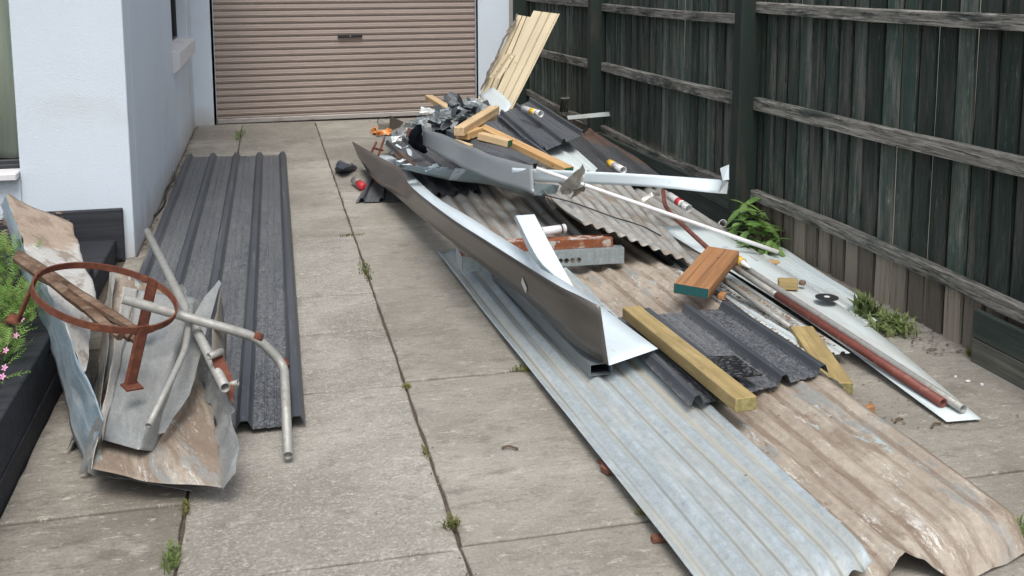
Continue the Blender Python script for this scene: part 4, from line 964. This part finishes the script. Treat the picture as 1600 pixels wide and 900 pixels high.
for px, py, z, s, lb in ((905, 190, .42, .08, 'crushed foil lump below the thin pale trim'), (1020, 303, .25, .09, 'crushed foil lump under the long white flashing'), (860, 318, .3, .07, 'grey crushed scrap left of the standing foil piece')):
    scrap(at(px, py, z), s, M['foil'], lb, None)
t = loft('foil_piece', crumple(ruled([[at(875, 303, .37), at(878, 288, .44), at(894, 274, .50), at(912, 254, .56)], [at(890, 306, .36), at(900, 296, .41), at(908, 288, .44), at(916, 280, .47)]], 8, 14), .02, 12), M['foil'], label='crumpled silver foil piece standing up at the end of the orange beam', cat='foil', sol=.002)
loft('foil_piece', crumple(ruled([[at(888, 306, .35), at(905, 302, .36), at(912, 300, .37)], [at(893, 296, .4), at(903, 292, .41), at(916, 286, .43)]], 5, 8), .03, 18, 4), M['galv_old'], label='dull crumpled metal lump behind the standing foil piece', cat='foil')
# navy cloth
rows = []
A, B = at(646, 232, .30), at(664, 200, .50)
for j in range(15):
    v = j/14; c = at(662, 238, .34).lerp(at(657, 200, .47), v) if False else at(664-14*math.sin(v*2.6)*1.0-(v*2), 238-42*v, .34+.20*v)
    rad = .05*math.sin(math.pi*min(max(v, .04), .96))**.5
    rows.append([c+V(math.cos(a)*rad*1.0, math.sin(a)*rad, .3*rad*math.sin(a+1))*(1+.3*nz((math.cos(a)*3, math.sin(a)*3, v*6), 1)) for a in [2*math.pi*i/18 for i in range(19)]])
loft('navy_cloth', rows, M['navy'], smooth=True, label='navy black cloth draped over the left end of the broad grey flashing', cat='cloth')
loft('pink_board', crumple([[at(634, 214, .30), at(648, 218, .34)], [at(637, 200, .36), at(652, 202, .40)]], .0), M['brick'], label='small pinkish board propped behind the navy cloth', cat='board')
# sealant tubes
gt = 'used sealant cartridges on the heap'
def cartridge(A, B, r, band, bandmat, label, nozzle=False, ink=True):
    t = thing('sealant_tube', A, label, 'sealant tube', gt); d = (B-A); n_ = d.normalized()
    tube('body', [A, B], r, M['pvc'], parent=t, wall=.0015, seg=20)
    tube('coloured_band', [A+d*band[0], A+d*band[1]], r+.0006, bandmat, parent=t, wall=.0005, seg=20)
    if ink: tube('printed_band', [A+d*(band[1]+.08), A+d*min(.93, band[1]+.45)], r+.0006, M['label'], parent=t, wall=.0005, seg=20)
    tube('rim', [B-n_*.006, B+n_*.001], r+.0015, M['pvc'], parent=t, seg=20)
    if nozzle: tube('nozzle', [B, B+n_*.01, B+n_*.07], [r*.7, r*.6, .004], M['pvc'], parent=t, hollow=False)
cartridge(at(818, 170, .555), at(845, 178, .545), .024, (.45, .7), M['yellow'], 'white sealant cartridge with yellow band resting below the cream sheets')
cartridge(at(952, 254, .27), at(974, 266, .255), .024, (.02, .33), M['yellow'], 'white sealant cartridge with yellow end on the rusty striped roofing sheet')
cartridge(at(846, 362, .28), at(882, 357, .28), .022, (.80, .86), M['black'], 'plain white sealant cartridge with dark rings resting on the rusty channel')
cartridge(at(1046, 306, .22), at(1076, 326, .18), .024, (.42, .62), M['red'], 'grey cartridge with red and dark blue print under the white flashing')
t = thing('sealant_nozzle', at(1155, 406, .20), 'white cone nozzle with yellow collar poking out behind the brown timber offcut', 'sealant tube')
A, B = at(1132, 391, .19), at(1172, 419, .16); d = B-A
tube('body', [A, A+d*.55], .022, M['pvc'], parent=t); tube('collar', [A+d*.55, A+d*.72], .0225, M['yellow'], parent=t); tube('nozzle', [A+d*.72, A+d*.76, B], [.019, .014, .003], M['pvc'], parent=t, hollow=False)
# spray can by the dark offcut
t = thing('drink_can', at(560, 287, .03), 'crushed red and silver can lying on the concrete near the dark offcut', 'can')
A, B = at(554, 282, .035), at(567, 292, .03); d = B-A
tube('body', [A, A+d*.6], [.030, .031], M['foil'], parent=t, hollow=False, seg=18); tube('red_label', [A+d*.55, A+d*.97, B+d*.03], [.0315, .031, .02], M['red'], parent=t, hollow=False, seg=18)
# conduit, wires, rusty pipe
tube('white_conduit', along([at(838, 263, .50), at(1216, 394, .09)], 6), .0115, M['pvc'], label='long white plastic conduit slanting down from the heap to the fence plant', cat='conduit')
tube('rusty_pipe', smoothline([at(1036, 297, .26), at(1040, 322, .22), at(1058, 343, .20), at(1082, 366, .20), at(1106, 388, .21), at(1120, 402, .19)], 24), .012, M['redpipe'], label='curved rust-red pipe running under the brown timber offcut', cat='pipe')
tube('wire', smoothline([at(848, 304, .40), at(900, 318, .37), at(955, 338, .32), at(1000, 352, .27), at(1032, 368, .24)], 20), .0035, M['black'], label='dark bent wire lying over the tilted old corrugated sheet', cat='wire')
tube('plastic_pipe', [at(1130, 349, .09), at(1130, 349, .09)+V(.05, .14, -.05)], .024, M['pvc'], label='grey-white plastic pipe end by the foot of the fence post', cat='pipe')
tube('wire_loop', smoothline([at(592, 196, .0), at(590, 190, .05), at(594, 184, .09), at(602, 185, .08)], 12), .004, M['black'], label='thin wire loop at the back of the heap by the orange scrap', cat='wire')
# bits at the back left
loft('orange_scrap', crumple(ruled([[at(580, 208, .02), at(595, 212, .01), at(612, 209, .02)], [at(583, 196, .05), at(590, 203, .07), at(608, 203, .04)]], 6, 12), .05, 22), M['orange'], label='torn orange plastic scrap on the concrete in front of the roller door', cat='plastic scrap')
loft('blue_rag', crumple(ruled([[at(524, 266, .01), at(540, 271, .01), at(556, 262, .01)], [at(524, 262, .06), at(538, 262, .09), at(557, 258, .04)], [at(530, 250, .06), at(545, 255, .06), at(552, 254, .03)]], 5, 12), .018, 14), M['rag'], label='crumpled blue-grey plastic bag on the driveway left of the long flashing', cat='plastic bag', smooth=True)
t = thing('rusty_bracket', at(590, 238, .1), 'small rusty H-shaped bracket at the left foot of the heap', 'bracket')
for a, b in (((588, 222, .26), (580, 239, .20)), ((601, 215, .28), (591, 243, .20)), ((583, 231, .23), (598, 235, .23))): beam('bar', at(*a), at(*b), .016, .016, M['rust'], parent=t)
loft('grey_offcut', [[at(609, 203, .02), at(619, 206, .02)], [at(609, 180, .16), at(631, 191, .13)]], M['bronze'], label='upright brown-grey triangular offcut at the back left of the heap', cat='metal offcut')
beam('green_block', at(592, 197, .03), at(609, 197, .03), .05, .06, M['greywood'], label='small dull block beside the orange scrap', cat='block')
# boards at the fence
beam('grey_board', at(930, 198, .24), at(955, 228, .03), .10, .02, M['greywood'], roll=R(50), label='grey-brown board end leaning below the lowest fence rail', cat='board')
beam('grey_board', at(883, 153, .55), at(881, 174, .42), .07, .02, M['rail'], label='short pale grey board standing against the far palings', cat='board')
loft('white_rag', crumple([[at(902, 99, .74), at(911, 99, .74)], [at(901, 90, .79), at(914, 90, .79)]], .0), M['pvc'], label='scrap of white rag caught on the middle rail of the far fence bay', cat='rag')
# small wood and brick fragments
def chip(name, p, s, mat, label, cat, rz=0., group=None):
    vs, q = chbox(s[0], s[1], s[2], min(s)*.18); rr = random.random()*50
    m_ = Matrix.Rotation(rz, 3, 'Z'); o = mk(name, [p+m_ @ (v*(1+.25*nz(v, 30, rr)))+V(0, 0, s[2]/2) for v in vs], q, mat, label=label, cat=cat, group=group); fixn(o.data)
chip('brick_fragment', at(955, 738, 0), (.06, .04, .025), M['brick'], 'larger brick fragment beside the left edge of the near galvanised sheet', 'brick fragment', .2)
chip('brick_fragment', at(946, 722, 0), (.05, .03, .012), M['brick'], 'smaller flake of brick just above the larger fragment', 'brick fragment', .5)
chip('brick_fragment', at(1030, 845, 0), (.045, .03, .016), M['brick'], 'brick flake nearest the camera by the galvanised sheet edge', 'brick fragment', -.2)
chip('wood_chip', at(1357, 650, 0), (.05, .02, .04), M['hardwood'], 'red-brown wood chip beside the brown corrugated sheet', 'wood chip', .2)
chip('wood_chip', at(1205, 411, .035), (.09, .04, .012), M['pine_o'], 'flat orange-brown wood chip near the white conduit end', 'wood chip', -.2)
chip('wood_chip', at(1128, 466, .10), (.05, .03, .025), M['hardwood'], 'split timber stub under the teal end of the offcut', 'wood chip', .8)
chip('wood_chip', at(1253, 445, .08), (.03, .03, .02), M['oldwood'], 'tiny brown chip touching the yellow timber block', 'wood chip', .8)
for k, (px, py, L, nm) in enumerate(((1462, 668, .05, 'dark stick fragment beyond the brown sheet'), (1345, 668, .03, 'short twig by the shade cloth'), (1455, 550, .06, 'pale twig on the concrete by the fence foot'), (790, 700, .05, 'curved bark sliver in the middle of the driveway'), (1405, 660, .04, 'small twig between the brown sheet and the pipes'))):
    A = at(px-6, py, .006); B = A+V(L, -L*.4*(1 if k % 2 else -1), 0); C_ = A.lerp(B, .5)+V(0, .01, .004)
    tube('twig', smoothline([A, C_, B], 6), .004, M['stem'] if k != 2 else M['greywood'], seg=5, hollow=False, label=nm, cat='twig')
for k, (px, py) in enumerate(((1512, 597), (1534, 602), (1493, 590), (822, 574))):
    chip('white_stone', at(px, py, 0), (.018-.005*k, .011, .008), M['pvc'], ['largest white pebble on the concrete near the plinth board', 'second white pebble, nearest the plinth board', 'small white pebble left of the larger one', 'white chip on the driveway joint beside the weed tuft'][k], 'pebble', k)
# ------------------------------------------------------------------ plants
def leafmesh(name, L, w_, mat, bend_=.25, fold=.15):
    vs = []; fs = []; n = 4
    for i in range(n+1):
        t = i/n; ww = w_*math.sin(math.pi*min(.97, t*.85+.12))**.8*(1 if i < n else .1); z = -bend_*L*t*t
        vs += [(L*t, -ww/2, z+fold*ww), (L*t, 0, z), (L*t, ww/2, z+fold*ww)]
    for i in range(n):
        for j in range(2): fs.append((i*3+j, i*3+j+1, i*3+4+j, i*3+3+j))
    me = bpy.data.meshes.new(name); me.from_pydata(vs, [], fs); me.materials.append(mat)
    for p in me.polygons: p.use_smooth = True
    return me
rp = random.Random(5)
base = at(1186, 388, 0)
pl = thing('leafy_plant', base, 'bright green broad-leaved plant growing at the foot of the fence post', 'plant')
lm = [leafmesh('leaf', .12, .036, M['leaf']), leafmesh('leaf', .10, .034, M['leaf'], .4), leafmesh('leaf', .085, .03, M['leaf'], .15)]
tips = [(1165, 318, .30, 5.3), (1182, 330, .26, 5.2), (1160, 345, .20, 5.2), (1192, 352, .22, 5.05), (1172, 362, .15, 5.1), (1205, 375, .14, 5.0), (1178, 378, .1, 5.05), (1196, 340, .2, 5.25), (1210, 360, .12, 5.1), (1150, 360, .12, 5.3), (1188, 385, .06, 5.0)]
for px, py, z, yy in tips:
    T = atY(px, py, yy); T.x = min(T.x, 2.72)
    tube('stem', smoothline([base+V(rp.uniform(-.02, .02), rp.uniform(-.05, .05), 0), base.lerp(T, .6)+V(0, 0, .02), T], 6), .004, M['stem'], seg=5, hollow=False, parent=pl)
    n = rp.randint(6, 8); a0 = rp.random()*6
    for i in range(n):
        o = bpy.data.objects.new('leaf', rp.choice(lm)); COL.objects.link(o); o.parent = pl; o.location = T-V(0, 0, .012*(i % 3))-base
        a = a0+2*math.pi*i/n+rp.uniform(-.3, .3); o.rotation_euler = (rp.uniform(-.4, .4), R(rp.uniform(-35, 30)), a); s = rp.uniform(.85, 1.35); o.scale = (s, s, s)
def tuft(name, c, n, h, spread, mat, label, cat, wd=.004, kind='stuff', group=None, lx=1., ly=1., bend_=.5, z0=0.):
    vs = []; fs = []
    for i in range(n):
        b = c+V(rp.gauss(0, spread*lx), rp.gauss(0, spread*ly), z0); a = rp.random()*6.28; L = h*rp.uniform(.45, 1.15); ln = rp.uniform(.1, bend_*2)
        d = V(math.cos(a), math.sin(a), 0); s = V(-math.sin(a), math.cos(a), 0)*wd*rp.uniform(.6, 1.3); k = len(vs)
        m_ = b+d*L*ln*.35+V(0, 0, L*.6); e = b+d*L*ln+V(0, 0, L*(1-.35*ln))
        vs += [b-s*.6, b+s*.6, m_+s, m_-s, e]; fs += [(k, k+1, k+2, k+3), (k+3, k+2, k+4)]
    return mk(name, vs, fs, mat, label=label, cat=cat, kind=kind, group=group)
tuft('weed_clump', at(1385, 512, 0), 330, .075, .035, M['weed'], 'yellow-green weed clump growing between the pale sheet and the fence', 'weed', .007, kind=None, ly=1.7, bend_=.8)
tuft('weed_clump', at(1372, 505, 0)+V(-.02, .05, 0), 70, .125, .022, M['weed'], 'taller dark green weed stalks rising behind the weed clump', 'weed', .010, kind=None, ly=1.5, bend_=.35)
for px, py, n, h, sprd, lx, ly, lb in ((705, 824, 60, .035, .012, 1, 1, 'tuft of grass in the long joint in the foreground of the driveway'), (268, 880, 90, .045, .014, .8, 2, 'grass tuft in the left driveway joint at the bottom of the view'),
        (824, 578, 90, .025, .022, 1.6, .7, 'mossy tuft where a cross joint meets the galvanised sheet'), (571, 424, 160, .018, .012, 1, 8, 'moss growing along the long joint beside the middle slabs'), (636, 605, 45, .02, .009, 1, 1, 'small tuft where the long joint meets a cross joint'),
        (374, 214, 110, .05, .03, .8, 5, 'thin weeds in the left joint near the roller door'), (665, 707, 30, .018, .006, 1, 3, 'tiny weeds halfway down the long driveway joint'), (548, 368, 60, .015, .015, 2, 1, 'moss at the joint corner right of the long roofing sheet'),
        (1588, 838, 130, .05, .03, 1, 1, 'grass tuft at the corner of the crumpled brown sheet'), (1519, 556, 40, .035, .012, 1, 1, 'green sprig at the foot of the palings beside the plinth board'), (1006, 803, 40, .03, .01, 1, 1, 'green sprig under the left edge of the galvanised sheet'),
        (291, 798, 40, .025, .006, 1, 4, 'weeds in the left joint below the metal tray')):
    tuft('weed_tuft', at(px, py, 0), n, h, sprd, M['moss'] if h < .045 else M['weed'], lb, 'weed', .0028, lx=lx, ly=ly)
# feathery ground cover in the bed
vs = []; fs = []
for i in range(2300):
    yy = rp.uniform(2.9, 4.75); xx = rp.uniform(-1.7, -.85 if yy < 4.1 else -.95); hh = .26+.12*max(0, nz((xx*2, yy*2, 0), 1.6)+.35)+.05*(yy > 4)+.02
    c = V(xx, yy, hh*rp.uniform(.75, 1.)); a = rp.random()*6.28; el = rp.uniform(.1, 1.1); L = rp.uniform(.05, .10)
    d = V(math.cos(a)*math.cos(el), math.sin(a)*math.cos(el), math.sin(el)); s = V(-math.sin(a), math.cos(a), 0)
    k = len(vs); vs += [c-s*.0012, c+s*.0012, c+d*L]; fs.append((k, k+1, k+2))
    for j in range(1, 8):
        p = c+d*(L*j/8); q = L*.34*math.sin(math.pi*(j/8*.8+.15))
        for sg in (-1, 1):
            e = p+(s*sg+d*.6+V(0, 0, rp.uniform(-.2, .2))).normalized()*q; k = len(vs); vs += [p-d*.0030, p+d*.0030, e]; fs.append((k, k+1, k+2))
mk('ground_cover', vs, fs, M['fern'], label='bright green feathery ground cover filling the flower bed', cat='ground cover', kind='stuff')
for k, (px, py) in enumerate(((25, 526), (9, 549), (7, 576), (34, 500), (4, 590))):
    c = at(px, py, .34); vs = [c]; fs = []
    for i in range(5):
        a = 2*math.pi*i/5; j = len(vs); vs += [c+V(math.cos(a-.45)*.006, math.sin(a-.45)*.006-.002, .006*math.sin(a-.45)+.004), c+V(math.cos(a)*.011, math.sin(a)*.008, .010*math.sin(a)+.004), c+V(math.cos(a+.45)*.006, math.sin(a+.45)*.006, .006*math.sin(a+.45)+.004)]; fs.append((0, j, j+1, j+2))
    mk('pink_flower', vs, fs, M['petal'], label=['highest pale pink flower in the bed', 'second pink flower down, near the photo edge', 'third pink flower above the dark wall cap', 'small pink flower half hidden in the green leaves', 'lowest pink flower at the left photo edge'][k] if k not in (0,) else 'pink flower closest to the leaning tray', cat='flower', group='pink flowers in the bed')
tuft('strappy_leaves', V(-.98, 3.55, .27), 90, .11, .05, M['weed'], 'loose yellow-green grass blades at the front of the flower bed', 'grass', .004, ly=6, bend_=.8, lx=.8)
# bark mulch and litter
def litter(name, pts, s0, s1, mat, label, cat, up_=.01):
    vs = []; fs = []
    for p in pts:
        s = rp.uniform(s0, s1); a = rp.random()*6.28; k = len(vs); h_ = rp.uniform(0, up_)
        vs += [p+V(math.cos(a+c)*s*(1 if i % 2 else .45), math.sin(a+c)*s*(1 if i % 2 else .45), h_+rp.uniform(0, s*.6)) for i, c in enumerate((0, 1.4, 3.1, 4.6))]; fs.append((k, k+1, k+2, k+3))
    return mk(name, vs, fs, mat, label=label, cat=cat, kind='stuff')
litter('bark_mulch', [V(rp.uniform(-1.75, -1.08), rp.uniform(4.96, 5.8), .255+rp.uniform(0, .03)) for _ in range(500)], .01, .035, M['oldwood'], 'brown bark mulch heaped on the upper step behind the leaning tray', 'mulch', .03)
litter('bark_mulch', [V(rp.uniform(-1.8, -.94), rp.uniform(2.5, 4.9), .175+rp.uniform(0, .04)) for _ in range(900)], .01, .03, M['dryleaf'], 'dry leaves and bark between the plants of the flower bed', 'mulch', .03)
litter('fence_litter', [V(2.70+rp.uniform(-.12, .06), rp.uniform(3.5, 5.3), .002) for _ in range(260)], .004, .013, M['dirt'], 'dirt and crumbs along the foot of the fence', 'litter', .004)
litter('joint_litter', [V(rp.choice((XA, XB))+rp.gauss(0, .012), rp.uniform(2.3, 10.8), .001) for _ in range(420)], .002, .007, M['dirt'], 'crumbs and dirt along the two long driveway joints', 'litter', .002)
litter('wall_litter', [V(-.735+abs(rp.gauss(0, .015)), rp.uniform(5.9, 10.9), .001) for _ in range(260)], .004, .014, M['dryleaf'], 'dead leaves and dirt along the foot of the house wall', 'litter', .008)
litter('sheet_litter', [V(rp.uniform(1.05, 1.95), rp.uniform(2.5, 5.2), .105) for _ in range(26)], .004, .011, M['dryleaf'], 'scattered dry leaves lying on the corrugated sheets', 'litter', .004)
litter('door_litter', [V(rp.uniform(-.5, 2.1), 10.9+rp.gauss(0, .04), .001) for _ in range(90)], .004, .012, M['dryleaf'], 'dead leaves in front of the roller door', 'litter', .004)
tube('cable', smoothline([V(-.738, 8.3, .02), V(-.70, 7.9, .05), V(-.735, 7.6, .03), V(-.715, 7.2, .01), V(-.738, 6.8, .02)], 30), .006, M['black'], seg=6, label='black cable trailing along the foot of the house wall', cat='cable')
litter('driveway_litter', [V(rp.uniform(-.75, 2.6), 2.0+rp.random()**1.5*8.5, .0015) for _ in range(330)], .0015, .0055, M['dryleaf'], 'scattered grit, flakes and dry leaf bits on the driveway', 'litter', .001)
litter('driveway_grit', [V(rp.uniform(-.75, 2.6), 2.0+rp.random()**1.5*8, .0015) for _ in range(260)], .001, .0035, M['pvc'], 'tiny pale chips scattered on the driveway', 'litter', .001)
litter('heap_litter', [V(rp.gauss(2.12, .16), rp.uniform(2.9, 5.0), .0015) for _ in range(240)], .002, .009, M['dryleaf'], 'leaf bits and rust flakes beside the brown corrugated sheet', 'litter', .003)
tube('steel_pipe', [at(1128, 436, .13), at(1236, 512, .07)], .0125, M['pipe'], label='second thin grey pipe, nearest the pale ribbed sheet with leaf dirt', cat='pipe', group=gq)
